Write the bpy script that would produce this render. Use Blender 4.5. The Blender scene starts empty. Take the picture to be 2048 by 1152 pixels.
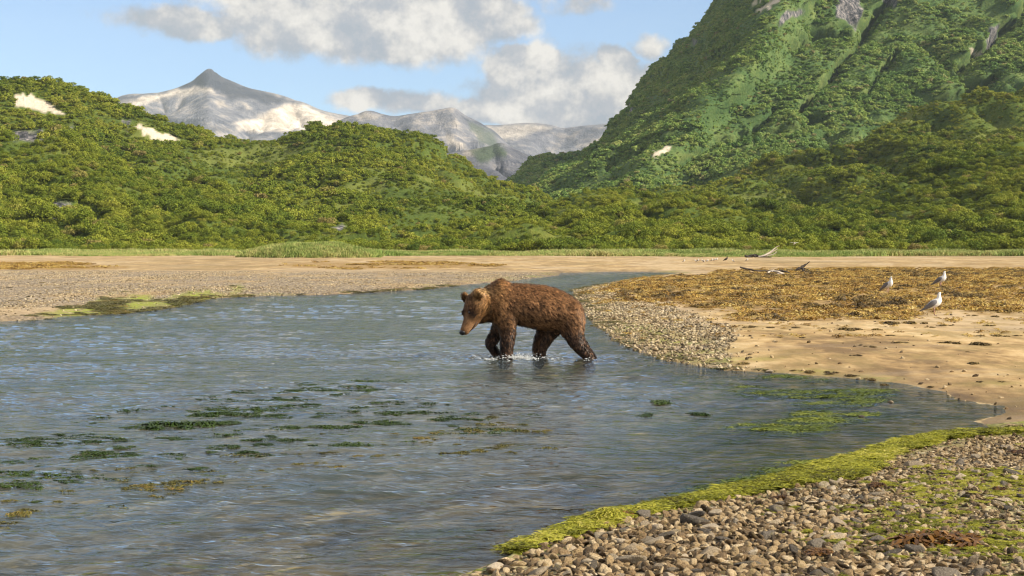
import bpy, bmesh, math, random
import numpy as np
from mathutils import Vector, Matrix

R = math.radians
random.seed(7)
rng = np.random.default_rng(7)
sc = bpy.context.scene
COL = sc.collection

# ------------------------------------------------------------ camera, light, sky
FPX = 2844.0          # focal length in pixels of the 2048 px wide photograph
HZ = 497.0            # row of the horizon
H = 1.40              # eye height above the water
SUN_AZ, SUN_EL = 110.0, 34.0   # azimuth clockwise from the view direction (+Y)

cam_d = bpy.data.cameras.new("camera")
cam = bpy.data.objects.new("camera", cam_d)
COL.objects.link(cam)
cam.location = (0, 0, H)
cam.rotation_euler = (R(90), 0, 0)
cam_d.sensor_width = 36.0
cam_d.lens = 36.0 * FPX / 2048.0
cam_d.shift_y = -(576.0 - HZ) / 2048.0
cam_d.clip_start = 0.1
cam_d.clip_end = 60000
sc.camera = cam

sun_d = bpy.data.lights.new("sun", 'SUN')
sun_d.energy = 5.0
sun_d.angle = R(0.5)
sun_d.color = (1.0, 0.89, 0.73)
sun = bpy.data.objects.new("sun", sun_d)
COL.objects.link(sun)
sv = Vector((math.sin(R(SUN_AZ)) * math.cos(R(SUN_EL)), math.cos(R(SUN_AZ)) * math.cos(R(SUN_EL)), math.sin(R(SUN_EL))))
sun.rotation_euler = sv.to_track_quat('Z', 'Y').to_euler()
sun.location = (60, -20, 60)

sc.view_settings.view_transform = 'Standard'
sc.view_settings.look = 'None'
sc.view_settings.gamma = 1.0
sc.view_settings.exposure = 0.80
sc.cycles.use_denoising = True
try:
    sc.cycles.denoiser = 'OPENIMAGEDENOISE'
    sc.cycles.denoising_prefilter = 'ACCURATE'
except Exception:
    pass
sc.cycles.pixel_filter_type = 'BLACKMAN_HARRIS'
sc.cycles.filter_width = 1.2
sc.cycles.max_bounces = 6
sc.cycles.diffuse_bounces = 2
sc.cycles.glossy_bounces = 2
sc.cycles.transmission_bounces = 3
sc.cycles.transparent_max_bounces = 8
sc.cycles.volume_bounces = 1
sc.cycles.sample_clamp_indirect = 4.0


# ------------------------------------------------------------ node helpers
class NT:
    def __init__(s, tree):
        s.t = tree
        s.n = tree.nodes
        s.l = tree.links

    def new(s, typ, **kw):
        nd = s.n.new(typ)
        for k, v in kw.items():
            setattr(nd, k, v)
        return nd

    def put(s, sock, v):
        if v is None:
            return
        if isinstance(v, bpy.types.NodeSocket):
            s.l.new(v, sock)
        elif isinstance(v, (tuple, list)) and len(v) == 3 and sock.type == 'RGBA':
            sock.default_value = (*v, 1)
        else:
            sock.default_value = v

    def math(s, op, a, b=None, c=None, clamp=False):
        nd = s.new('ShaderNodeMath', operation=op)
        nd.use_clamp = clamp
        s.put(nd.inputs[0], a)
        s.put(nd.inputs[1], b)
        s.put(nd.inputs[2], c)
        return nd.outputs[0]

    def vmath(s, op, a, b=None):
        nd = s.new('ShaderNodeVectorMath', operation=op)
        s.put(nd.inputs[0], a)
        if b is not None:
            s.put(nd.inputs[1], b)
        return nd.outputs['Value'] if op in ('LENGTH', 'DOT_PRODUCT', 'DISTANCE') else nd.outputs[0]

    def mix(s, f, a, b, blend='MIX'):
        nd = s.new('ShaderNodeMix', data_type='RGBA', blend_type=blend)
        s.put(nd.inputs[0], f)
        s.put(nd.inputs[6], a)
        s.put(nd.inputs[7], b)
        return nd.outputs[2]

    def noise(s, vec, scale, detail=3, rough=0.5, dist=0.0, col=False):
        nd = s.new('ShaderNodeTexNoise')
        s.put(nd.inputs['Vector'], vec)
        nd.inputs['Scale'].default_value = scale
        nd.inputs['Detail'].default_value = detail
        nd.inputs['Roughness'].default_value = rough
        nd.inputs['Distortion'].default_value = dist
        return nd.outputs['Color' if col else 'Fac']

    def voro(s, vec, scale, out='Color', feature='F1', rnd=1.0):
        nd = s.new('ShaderNodeTexVoronoi', feature=feature)
        s.put(nd.inputs['Vector'], vec)
        nd.inputs['Scale'].default_value = scale
        nd.inputs['Randomness'].default_value = rnd
        return nd.outputs[out]

    def ss(s, v, a, b, lo=0.0, hi=1.0):
        nd = s.new('ShaderNodeMapRange', interpolation_type='SMOOTHSTEP')
        s.put(nd.inputs[0], v)
        nd.inputs[1].default_value = a
        nd.inputs[2].default_value = b
        nd.inputs[3].default_value = lo
        nd.inputs[4].default_value = hi
        return nd.outputs[0]

    def ramp(s, v, stops):
        nd = s.new('ShaderNodeValToRGB')
        s.put(nd.inputs[0], v)
        e = nd.color_ramp.elements
        while len(e) < len(stops):
            e.new(0.5)
        for i, (p, c) in enumerate(stops):
            e[i].position = p
            e[i].color = (*c, 1)
        return nd.outputs[0]

    def bump(s, h, strength=0.5, dist=0.02, nrm=None):
        nd = s.new('ShaderNodeBump')
        s.put(nd.inputs['Height'], h)
        nd.inputs['Strength'].default_value = strength
        nd.inputs['Distance'].default_value = dist
        if nrm is not None:
            s.put(nd.inputs['Normal'], nrm)
        return nd.outputs[0]

    def attr(s, name, out='Color'):
        nd = s.new('ShaderNodeAttribute')
        nd.attribute_name = name
        return nd.outputs[out]

    def scale_vec(s, v, x, y, z):
        return s.vmath('MULTIPLY', v, (x, y, z))


def material(name):
    m = bpy.data.materials.new(name)
    m.use_nodes = True
    m.node_tree.nodes.clear()
    t = NT(m.node_tree)
    out = t.new('ShaderNodeOutputMaterial')
    return m, t, out


def principled(t, out, col, rough=0.7, nrm=None, spec=0.3, **kw):
    p = t.new('ShaderNodeBsdfPrincipled')
    t.put(p.inputs['Base Color'], col)
    t.put(p.inputs['Roughness'], rough)
    p.inputs['Specular IOR Level'].default_value = spec
    if nrm is not None:
        t.put(p.inputs['Normal'], nrm)
    for k, v in kw.items():
        t.put(p.inputs[k.replace('_', ' ')], v)
    t.l.new(p.outputs[0], out.inputs[0])
    return p


# ------------------------------------------------------------ world
world = bpy.data.worlds.new("World")
sc.world = world
world.use_nodes = True
wt = NT(world.node_tree)
wt.n.clear()
wout = wt.new('ShaderNodeOutputWorld')
sky = wt.new('ShaderNodeTexSky', sky_type='NISHITA')
sky.sun_disc = False
sky.sun_elevation = R(SUN_EL)
sky.sun_rotation = R(SUN_AZ)
sky.air_density = 1.0
sky.dust_density = 0.3
sky.ozone_density = 2.5
bg1 = wt.new('ShaderNodeBackground')
wt.l.new(wt.mix(1.0, sky.outputs[0], (.86, .97, 1.16), 'MULTIPLY'), bg1.inputs[0])
bg1.inputs[1].default_value = 0.080
tc = wt.new('ShaderNodeTexCoord')
sep = wt.new('ShaderNodeSeparateXYZ')
wt.l.new(tc.outputs['Generated'], sep.inputs[0])
az = wt.math('ARCTAN2', sep.outputs[0], sep.outputs[1])
el = wt.math('ARCSINE', sep.outputs[2])
comb = wt.new('ShaderNodeCombineXYZ')
wt.l.new(az, comb.inputs[0])
wt.l.new(el, comb.inputs[1])
ae = comb.outputs[0]
warp = wt.vmath('SUBTRACT', wt.noise(ae, 14, 6, 0.62, col=True), (0.5, 0.5, 0.5))


def cloud_field(vec):
    s2 = wt.new('ShaderNodeSeparateXYZ')
    wt.l.new(vec, s2.inputs[0])
    total = None
    for (px, py, rx, ry, wgt) in [
        (360, 48, 150, 34, .8), (440, 62, 70, 28, .75), (640, 30, 190, 75, 1.15), (800, 45, 200, 70, 1.25), (940, 45, 120, 48, 1.1), (690, -20, 260, 60, 1.2),
        (1150, 5, 110, 26, .62), (720, 206, 60, 24, .95), (820, 212, 130, 30, .8), (1045, 140, 72, 44, 1.3), (1120, 190, 190, 80, 1.0),
        (1225, 118, 34, 28, 1.1), (1290, 90, 50, 30, .7), (1180, 225, 200, 50, 1.0), (1000, 225, 130, 35, .9), (880, 120, 150, 30, .45),
        (90, 150, 90, 20, .25), (1300, 190, 90, 60, .9),
    ]:
        a0 = math.atan((px - 1024) / FPX)
        e0 = math.atan((HZ - py) / FPX)
        dx = wt.math('DIVIDE', wt.math('SUBTRACT', s2.outputs[0], a0), rx / FPX * 1.25)
        dy = wt.math('DIVIDE', wt.math('SUBTRACT', s2.outputs[1], e0), ry / FPX * 1.35)
        r2 = wt.math('ADD', wt.math('MULTIPLY', dx, dx), wt.math('MULTIPLY', dy, dy))
        b = wt.math('MULTIPLY', wt.math('EXPONENT', wt.math('MULTIPLY', r2, -1.1)), wgt)
        total = b if total is None else wt.math('MAXIMUM', total, b)
    # looser cloud cover everywhere above and beside the view
    gen = wt.noise(wt.scale_vec(vec, 1.0, 2.0, 1.0), 3.1, 5, 0.55)
    hi = wt.ss(s2.outputs[1], 0.185, 0.30)
    side = wt.ss(wt.math('ABSOLUTE', s2.outputs[0]), 0.36, 0.6)
    g = wt.math('MULTIPLY', wt.math('MAXIMUM', hi, side), wt.ss(gen, 0.32, 0.56))
    return wt.math('MAXIMUM', total, wt.math('MULTIPLY', g, 0.9))


wv = wt.vmath('ADD', ae, wt.scale_vec(warp, 0.05, 0.035, 0))
f1 = cloud_field(wv)
det = wt.noise(ae, 38, 8, 0.62)
dens = wt.math('ADD', f1, wt.math('MULTIPLY', wt.math('SUBTRACT', det, 0.5), 0.75))
mask = wt.ss(dens, 0.33, 0.66, 0.0, 0.97)
f2 = wt.math('ADD', wt.noise(wt.vmath('ADD', ae, (0.012, 0.012, 0)), 20, 7, 0.6), 0.0)
f3 = wt.noise(ae, 20, 7, 0.6)
relief = wt.math('MULTIPLY', wt.math('SUBTRACT', f3, f2), 2.6)
bright = wt.math('ADD', wt.math('ADD', wt.math('MULTIPLY', dens, 0.42), relief), wt.math('MULTIPLY', wt.noise(ae, 9, 3), 0.55))
bright = wt.math('ADD', bright, wt.ss(el, 0.2, 0.34, 0.0, 0.28))
ccol = wt.ramp(bright, [(0.28, (.33, .355, .42)), (0.50, (.45, .44, .47)), (0.70, (.68, .63, .59)), (0.92, (.88, .81, .73))])
bg2 = wt.new('ShaderNodeBackground')
wt.l.new(ccol, bg2.inputs[0])
bg2.inputs[1].default_value = 0.58
wmix = wt.new('ShaderNodeMixShader')
wt.l.new(mask, wmix.inputs[0])
wt.l.new(bg1.outputs[0], wmix.inputs[1])
wt.l.new(bg2.outputs[0], wmix.inputs[2])
wt.l.new(wmix.outputs[0], wout.inputs[0])


# ------------------------------------------------------------ object helpers
def tag(o, label=None, cat=None, group=None, kind=None):
    if label: o['label'] = label
    if cat: o['category'] = cat
    if group: o['group'] = group
    if kind: o['kind'] = kind
    return o


def link(name, me, parent=None, mat=None):
    o = bpy.data.objects.new(name, me)
    COL.objects.link(o)
    if parent is not None:
        o.parent = parent
    if mat is not None and me is not None and not me.materials:
        me.materials.append(mat)
    return o


def np_mesh(name, V, F, smooth=False):
    """V (n,3), F (m,3|4) int array."""
    me = bpy.data.meshes.new(name)
    V = np.ascontiguousarray(V, dtype=np.float32)
    F = np.ascontiguousarray(F, dtype=np.int32)
    m, k = F.shape
    me.vertices.add(len(V))
    me.vertices.foreach_set('co', V.ravel())
    me.loops.add(m * k)
    me.loops.foreach_set('vertex_index', F.ravel())
    me.polygons.add(m)
    me.polygons.foreach_set('loop_start', np.arange(0, m * k, k, dtype=np.int32))
    if smooth:
        me.polygons.foreach_set('use_smooth', np.ones(m, dtype=bool))
    me.update(calc_edges=True)
    return me


def vcol(me, name, C):
    a = me.attributes.new(name, 'FLOAT_COLOR', 'POINT')
    C = np.asarray(C, dtype=np.float32)
    if C.shape[1] == 3:
        C = np.concatenate([C, np.ones((len(C), 1), np.float32)], 1)
    a.data.foreach_set('color', np.ascontiguousarray(C).ravel())


def grid_faces(nr, nc):
    r = np.arange(nr - 1)[:, None] * nc + np.arange(nc - 1)[None]
    return np.stack([r, r + 1, r + nc + 1, r + nc], -1).reshape(-1, 4)


def hash3(ix, iy, iz, seed):
    h = (ix * 374761393 + iy * 668265263 + iz * 2147483647 % 1274126177 + seed * 144665) & 0xffffffff
    h = ((h ^ (h >> 13)) * 1274126177) & 0xffffffff
    h = ((h ^ (h >> 16)) * 2246822519) & 0xffffffff
    return ((h ^ (h >> 15)) & 0xffffff).astype(np.float64) / 0xffffff


def vnoise(x, y, z=None, seed=0):
    x = np.asarray(x, float); y = np.asarray(y, float)
    if z is None:
        ix = np.floor(x).astype(np.int64); iy = np.floor(y).astype(np.int64)
        fx = x - ix; fy = y - iy
        fx = fx * fx * fx * (fx * (fx * 6 - 15) + 10); fy = fy * fy * fy * (fy * (fy * 6 - 15) + 10)
        o = np.zeros_like(ix)
        a = hash3(ix, iy, o, seed); b = hash3(ix + 1, iy, o, seed)
        c = hash3(ix, iy + 1, o, seed); d = hash3(ix + 1, iy + 1, o, seed)
        return (a + (b - a) * fx + (c - a) * fy + (a - b - c + d) * fx * fy) * 2 - 1
    z = np.asarray(z, float)
    ix = np.floor(x).astype(np.int64); iy = np.floor(y).astype(np.int64); iz = np.floor(z).astype(np.int64)
    fx = x - ix; fy = y - iy; fz = z - iz
    fx = fx * fx * (3 - 2 * fx); fy = fy * fy * (3 - 2 * fy); fz = fz * fz * (3 - 2 * fz)
    r = 0
    for dx in (0, 1):
        for dy in (0, 1):
            for dz in (0, 1):
                w = (fx if dx else 1 - fx) * (fy if dy else 1 - fy) * (fz if dz else 1 - fz)
                r = r + w * hash3(ix + dx, iy + dy, iz + dz * 7919, seed)
    return r * 2 - 1


def fbm(x, y, z=None, octs=4, gain=0.5, seed=0):
    a, s, t = 1.0, 0.0, 0.0
    for i in range(octs):
        k = 2.03 ** i
        s = s + a * vnoise(x * k + 13.7 * i, y * k - 7.3 * i, None if z is None else z * k, seed + i)
        t += a
        a *= gain
    return s / t


def sstep(v, a, b):
    t = np.clip((v - a) / (b - a), 0, 1)
    return t * t * (3 - 2 * t)


def P(px, py, z=0.0):
    Y = (H - z) * FPX / (py - HZ)
    return ((px - 1024) / FPX * Y, Y)


def poly_sd(poly, x, y):
    """signed distance, positive inside"""
    poly = np.asarray(poly, float)
    n = len(poly)
    d = np.full(x.shape, 1e18)
    inside = np.zeros(x.shape, bool)
    for i in range(n):
        ax, ay = poly[i]; bx, by = poly[(i + 1) % n]
        ex, ey = bx - ax, by - ay
        wx, wy = x - ax, y - ay
        t = np.clip((wx * ex + wy * ey) / (ex * ex + ey * ey + 1e-12), 0, 1)
        d = np.minimum(d, (wx - ex * t) ** 2 + (wy - ey * t) ** 2)
        c = ((ay <= y) & (by > y)) | ((by <= y) & (ay > y))
        with np.errstate(divide='ignore', invalid='ignore'):
            xi = ax + (y - ay) / (ey if ey != 0 else 1e-12) * ex
        inside ^= c & (x < xi)
    d = np.sqrt(d)
    return np.where(inside, d, -d)


# ------------------------------------------------------------ lay of the land (plan view)
SHORE = [  # outline of the river, traced as photograph pixels at water level, then taken to the ground plan
    (-500, 690), (-200, 662), (0, 642), (60, 640), (130, 633), (250, 627), (340, 616), (400, 604), (425, 598), (520, 592), (620, 590), (700, 587), (850, 579),
    (930, 569), (1060, 559), (1108, 551), (1125, 546), (1230, 544), (1330, 545), (1350, 547), (1310, 552), (1250, 560), (1190, 571),
    (1145, 580), (1150, 595), (1163, 612), (1182, 640), (1240, 682), (1290, 706), (1350, 724), (1450, 741), (1560, 747),
    (1700, 757), (1830, 768), (1905, 783), (1930, 800), (2010, 812), (2012, 826), (1966, 843), (1985, 858), (2040, 866), (1975, 870),
    (1900, 882), (1800, 907), (1700, 932), (1600, 960), (1500, 987), (1400, 1004), (1300, 1028), (1215, 1042), (1150, 1066),
    (1050, 1102), (960, 1137), (900, 1160), (760, 1300), (500, 1700), (-800, 2600), (-2600, 1400), (-1500, 800)]
SHORE_W = [P(a, b) for a, b in SHORE]


def zone(poly, px, py, soft=12.0, ky=4.0, seed=3, rough=14.0):
    """soft mask of a patch of ground given by its outline"""
    p = [(a, b * ky) for a, b in poly]
    sd = poly_sd(p, px, py * ky)
    sd = sd + rough * fbm(px / 40.0, py * ky / 40.0, octs=4, gain=.6, seed=seed)
    return sstep(sd, -soft, soft)


def sd_land(X, Y):
    sd = -poly_sd(SHORE_W, X, Y)
    wob = 0.012 * np.clip(Y, 4, 60)
    return sd + wob * fbm(X / (wob * 6), Y / (wob * 9), octs=4, seed=21)


def ground_z(X, Y, sd=None):
    X = np.asarray(X, float); Y = np.asarray(Y, float)
    if sd is None:
        sd = sd_land(X, Y)
    near = 1 - sstep(Y, 9.5, 12.5)
    s = np.maximum(sd, 0)
    land = 0.10 * (1 - np.exp(-s / 0.9)) * (1 - near) + 0.0022 * np.minimum(s, 160)
    land = land + near * (0.02 * (1 - np.exp(-s / 0.25)) + 0.05 * s)
    land = land + 0.9 * sstep(Y, 215, 330) + 0.012 * np.clip(Y - 330, 0, 400)
    land = land + (0.03 * fbm(X / 2.3, Y / 3.1, octs=4, seed=5) + .012 * fbm(X / .35, Y / .35, octs=3, seed=6)) * sstep(s, 0.0, 1.0)
    # grass covered mound on the far bank
    b = -np.minimum(sd, 0)
    bx, by = X, Y
    inlet = sstep(X / np.maximum(Y, 1), 0.10, 0.2) * (1 - sstep(Y, 19, 24))
    dmax = 0.30 - 0.23 * inlet
    with np.errstate(over='ignore'):
        bed = -dmax * (1 - np.exp(-b / (1.1 + 2.0 * inlet)))
    bed = bed + (0.035 * fbm(X / 1.3, Y / 1.3, octs=4, seed=8)) * sstep(b, .1, .8)
    bed = np.minimum(bed, -.022 * sstep(b, 0, .25))
    return np.where(sd > 0, land, bed)


def G(px, py):
    """point of the ground seen at a photograph pixel"""
    z = 0.0
    for _ in range(12):
        x, y = P(px, py, z)
        z = float(max(ground_z(np.array([x]), np.array([y]))[0], 0.0))
    return x, y, z


def pix(X, Y, Z):
    return 1024 + FPX * X / Y, HZ - FPX * (Z - H) / Y


# ground sheet
rows = np.concatenate([np.array([0.6, 1.2, 2.0, 2.8, 3.4, 4.0]), H * FPX / (np.linspace(1400, 503, 860) - HZ)])
rows = np.concatenate([rows[rows < 700], np.array([720, 900, 1200, 1700, 2500, 4000, 7000, 12000, 20000])])
cu = np.concatenate([np.linspace(-1.3, -0.44, 30)[:-1], np.linspace(-0.44, 0.44, 860), np.linspace(0.44, 1.3, 30)[1:]])
YY = np.repeat(rows[:, None], len(cu), 1)
XX = cu[None] * (YY + 1.5)
gx, gy = XX.ravel(), YY.ravel()
gsd = sd_land(gx, gy)
gz = ground_z(gx, gy, gsd)
gz = np.where(gy > 1500, np.minimum(gz, -2.0), gz)
gpx, gpy = pix(gx, gy, 0 * gx)

Z_WEED = [(1165, 592), (1300, 566), (1420, 556), (1500, 546), (1700, 541), (2200, 540), (2200, 640), (1960, 640), (1880, 632), (1760, 655), (1560, 650), (1480, 640), (1400, 622), (1300, 612), (1230, 604)]
Z_GRAV_R = [(1140, 576), (1200, 574), (1250, 606), (1340, 622), (1440, 664), (1475, 695), (1440, 735), (1380, 735), (1290, 712), (1235, 688), (1170, 640)]
Z_ALG_L = [(80, 645), (230, 600), (330, 598), (430, 588), (470, 584), (450, 600), (400, 612), (250, 632), (120, 645)]
Z_OR1 = [(-300, 531), (120, 531), (260, 539), (200, 545), (-300, 547)]
Z_OR2 = [(560, 534), (640, 529), (900, 529), (1010, 534), (940, 540), (700, 543), (600, 540)]
m_weed = zone(Z_WEED, gpx, gpy, 34, 4, 31, 60) * (gsd > 0)
m_gr = zone(Z_GRAV_R, gpx, gpy, 22, 3, 32, 55)
far_left = (gpx < 1130) & (gpy < 650) & (gsd > 0)
left_g = far_left * sstep(gpy, 541, 552) * 1.0
nearb = (gy < 11.3) & (gsd > 0)
m_grav = np.clip(m_gr + left_g + nearb * 1.0, 0, 1)
m_or = np.maximum(zone(Z_OR1, gpx, gpy, 8, 6, 33, 16), zone(Z_OR2, gpx, gpy, 8, 6, 34, 18))
m_alg = zone(Z_ALG_L, gpx, gpy, 20, 3, 35, 45)
edge = np.exp(-np.maximum(gsd, 0) / 0.16) * nearb
m_alg = np.maximum(m_alg, edge)
moss = nearb * sstep(fbm(gx / .8, gy / .8, octs=4, seed=36) + .5 * sstep(gpx + (gpy - 900) * 1.2, 1780, 2150) - .14, .0, .6)
m_alg = np.maximum(m_alg, moss * .8)
shore_green = np.exp(-((gsd - .5) / .5) ** 2) * (gy > 14) * sstep(fbm(gx / 1.5, gy / 1.5, octs=3, seed=41), -.1, .4) * .7
m_alg = np.maximum(m_alg, shore_green)
wet = np.exp(-np.maximum(gsd, 0) / (0.25 + .012 * gy))
grass_m = sstep(gpy + 3 * fbm(gx / 20, gy / 20, seed=44), 514, 508)
C1 = np.stack([m_grav, np.maximum(m_weed, m_or), m_alg, wet], 1)
bed_alg = sstep(fbm(gx / 1.1, gy / .6, octs=4, seed=51), -.05, .35)
C2 = np.stack([grass_m, (gsd < 0) * 1.0, bed_alg, m_or], 1)
# pebbly relief of the near bank
gz = gz + nearb * .008 * fbm(gx / .05, gy / .05, octs=2, seed=9)
gme = np_mesh("ground", np.stack([gx, gy, gz], 1), grid_faces(len(rows), len(cu)), True)
vcol(gme, "zones", C1)
vcol(gme, "zones_b", C2)

m_ground, t, out = material("ground")
geo = t.new('ShaderNodeNewGeometry')
pos = geo.outputs['Position']
za = t.new('ShaderNodeAttribute'); za.attribute_name = "zones"
zb = t.new('ShaderNodeAttribute'); zb.attribute_name = "zones_b"
s1 = t.new('ShaderNodeSeparateColor'); t.l.new(za.outputs['Color'], s1.inputs[0])
s2 = t.new('ShaderNodeSeparateColor'); t.l.new(zb.outputs['Color'], s2.inputs[0])
grav, weed, alg, wetv = s1.outputs[0], s1.outputs[1], s1.outputs[2], za.outputs['Alpha']
grs, bedm, bedalg = s2.outputs[0], s2.outputs[1], s2.outputs[2]
n_lo = t.noise(t.scale_vec(pos, 1, .35, 1), 0.55, 5, .6)
n_md = t.noise(t.scale_vec(pos, 1, .5, 1), 3.0, 6, .65)
n_hi = t.noise(pos, 26, 6, .7)
n_far = t.noise(t.scale_vec(pos, 1, .25, 1), 0.12, 5, .6)
sand = t.ramp(t.math('ADD', t.math('MULTIPLY', n_lo, .55), t.math('MULTIPLY', n_md, .45)),
              [(.40, (.15, .095, .04)), (.475, (.30, .20, .085)), (.53, (.42, .295, .135)), (.62, (.56, .43, .24))])
sand = t.mix(t.ss(n_far, .5, .58), sand, (.44, .33, .19))
n_f2 = t.noise(t.scale_vec(pos, 1, .45, 1), .055, 7, .7)
sand = t.mix(t.math('MULTIPLY', t.ss(n_f2, .52, .6), .7), sand, (.21, .155, .07))
sand = t.mix(t.math('MULTIPLY', t.ss(t.noise(t.scale_vec(pos, 1, .45, 1), 1.0, 8, .74), .47, .62), .8), sand, (.22, .16, .06))
n_st = t.noise(t.scale_vec(pos, .35, 1.6, 1), .16, 8, .72)
sand = t.mix(t.math('MULTIPLY', t.ss(n_st, .5, .62), .6), sand, t.mix(n_hi, (.17, .12, .06), (.40, .33, .24)))
sand = t.mix(t.math('MULTIPLY', t.ss(n_hi, .5, .75), .35), sand, (.2, .13, .07))
vc = t.voro(pos, 17, 'Color')
sv_ = t.new('ShaderNodeSeparateColor'); t.l.new(vc, sv_.inputs[0])
gcol = t.ramp(sv_.outputs[0], [(.05, (.08, .065, .05)), (.35, (.22, .165, .10)), (.65, (.42, .33, .21)), (.95, (.66, .57, .43))])
vd = t.voro(pos, 17, 'Distance')
gcol = t.mix(t.ss(vd, .35, .75), gcol, (.05, .04, .025))
col = t.mix(t.math('MULTIPLY', grav, t.ss(t.noise(t.scale_vec(pos, 1, .4, 1), .35, 6, .7), .40, .52, .35, 1.0)), sand, gcol)
wc = t.ramp(t.noise(t.scale_vec(pos, 1, .6, 1), 7, 6, .7), [(.3, (.06, .04, .02)), (.45, (.20, .12, .035)), (.6, (.34, .23, .08)), (.75, (.46, .35, .19))])
wmask = t.math('MULTIPLY', weed, t.ss(t.noise(t.scale_vec(pos, 1, .5, 1), 1.7, 6, .65), .32, .5))
col = t.mix(wmask, col, wc)
ac = t.ramp(n_hi, [(.3, (.09, .12, .012)), (.55, (.26, .30, .03)), (.75, (.42, .42, .07))])
amask = t.math('MULTIPLY', alg, t.ss(t.noise(pos, 5, 5, .7), .36, .52))
col = t.mix(amask, col, ac)
col = t.mix(t.math('MULTIPLY', wetv, .62), col, t.mix(1.0, col, (.42, .36, .28), 'MULTIPLY'))
bedc = t.ramp(n_md, [(.38, (.07, .055, .022)), (.5, (.22, .16, .07)), (.62, (.44, .33, .17))])
bedc = t.mix(t.math('MULTIPLY', bedalg, t.ss(t.noise(t.scale_vec(pos, .6, 2, 1), 2.2, 5, .7), .45, .6)), bedc, (.05, .07, .018))
col = t.mix(bedm, col, bedc)
gc = t.ramp(n_far, [(.35, (.22, .22, .06)), (.55, (.38, .33, .12)), (.7, (.5, .38, .18))])
col = t.mix(grs, col, gc)
hh = t.math('ADD', t.math('MULTIPLY', n_hi, .6), t.math('MULTIPLY', t.math('SUBTRACT', 1.0, vd), grav))
rough = t.math('SUBTRACT', .85, t.math('MULTIPLY', wetv, .3))
principled(t, out, col, rough, t.bump(hh, .6, .02), .3)
ground = link("ground", gme, None, m_ground)
tag(ground, kind='structure')

# ------------------------------------------------------------ water
wr = H * FPX / (np.linspace(1420, 541, 1100) - HZ)
wu = np.concatenate([np.linspace(-1.3, -0.44, 40)[:-1], np.linspace(-0.44, 0.44, 900), np.linspace(0.44, .9, 20)[1:]])
YY = np.repeat(wr[:, None], len(wu), 1)
XX = wu[None] * (YY + 1.5)
wx, wy = XX.ravel(), YY.ravel()
wz = np.zeros_like(wx)
wsd = -sd_land(wx, wy)
for i in range(34):
    lam = 0.10 * 1.16 ** (i % 17)
    th = R(-62) + rng.normal(0, .55)
    k = 2 * math.pi / lam
    ph = rng.uniform(0, 6.28) + 1.6 * fbm(wx / (lam * 5), wy / (lam * 5), octs=2, seed=100 + i)
    amp = lam * 0.0048 * (0.6 + .8 * rng.random())
    amp = amp / (1 + .5 * (lam > .6))
    fall = np.clip(1.3 - wy * .0165 * (.16 / lam), 0.0, 1)
    wz += amp * fall * np.sin(k * (wx * math.cos(th) + wy * math.sin(th)) + ph)
wz *= (0.3 + 1.0 * sstep(fbm(wx / 4.5 + wy * .15, wy / 1.6, octs=4, gain=.6, seed=77), -.35, .4)) * (.15 + .85 * sstep(wsd, 0.0, 1.2))
# rings where the legs break the surface
for (lx, ly) in ((-.26, 17.95), (-.42, 18.4), (.02, 18.4), (.95, 17.95)):
    rr = np.hypot(wx - lx, wy - ly)
    wz += .022 * np.exp(-rr / .45) * np.cos(rr * 34)
wme = np_mesh("water", np.stack([wx, wy, wz], 1), grid_faces(len(wr), len(wu)), True)
dep = sstep(wsd, .3, 2.5) * (1 - .8 * sstep(wx / wy, .10, .2) * (1 - sstep(wy, 19, 24)))
at = wme.attributes.new("depth", 'FLOAT', 'POINT'); at.data.foreach_set('value', dep.astype(np.float32))
m_water, t, out = material("water")
geo = t.new('ShaderNodeNewGeometry')
pos = geo.outputs['Position']
rot = t.new('ShaderNodeMapping')
rot.inputs['Rotation'].default_value = (0, 0, R(14))
t.l.new(pos, rot.inputs[0])
nb = t.noise(t.scale_vec(rot.outputs[0], .6, 1.5, 1), 6.0, 3, .55, .8)
nb2 = t.noise(t.scale_vec(rot.outputs[0], .5, 1.6, 1), 1.6, 3, .55, .5)
hb = t.math('ADD', nb, t.math('MULTIPLY', nb2, 1.6))
bn = t.bump(hb, 1.0, .026)
fr = t.new('ShaderNodeFresnel')
fr.inputs[0].default_value = 1.34
t.l.new(bn, fr.inputs['Normal'])
gl = t.new('ShaderNodeBsdfGlossy')
gl.inputs['Color'].default_value = (.86, .93, 1, 1)
gl.inputs['Roughness'].default_value = .03
t.l.new(bn, gl.inputs['Normal'])
tr = t.new('ShaderNodeBsdfTransparent')
tr.inputs[0].default_value = (.84, .88, .84, 1)
mx = t.new('ShaderNodeMixShader')
t.l.new(t.math('MULTIPLY', fr.outputs[0], .88, clamp=True), mx.inputs[0])
df = t.new('ShaderNodeBsdfDiffuse')
df.inputs[0].default_value = (.22, .29, .32, 1)
tb = t.new('ShaderNodeMixShader')
t.l.new(t.math('MULTIPLY', t.attr("depth", 'Fac'), .13), tb.inputs[0])
t.l.new(tr.outputs[0], tb.inputs[1])
t.l.new(df.outputs[0], tb.inputs[2])
t.l.new(tb.outputs[0], mx.inputs[1])
t.l.new(gl.outputs[0], mx.inputs[2])
t.l.new(mx.outputs[0], out.inputs[0])
water = link("water", wme, None, m_water)
tag(water, kind='structure')


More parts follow.
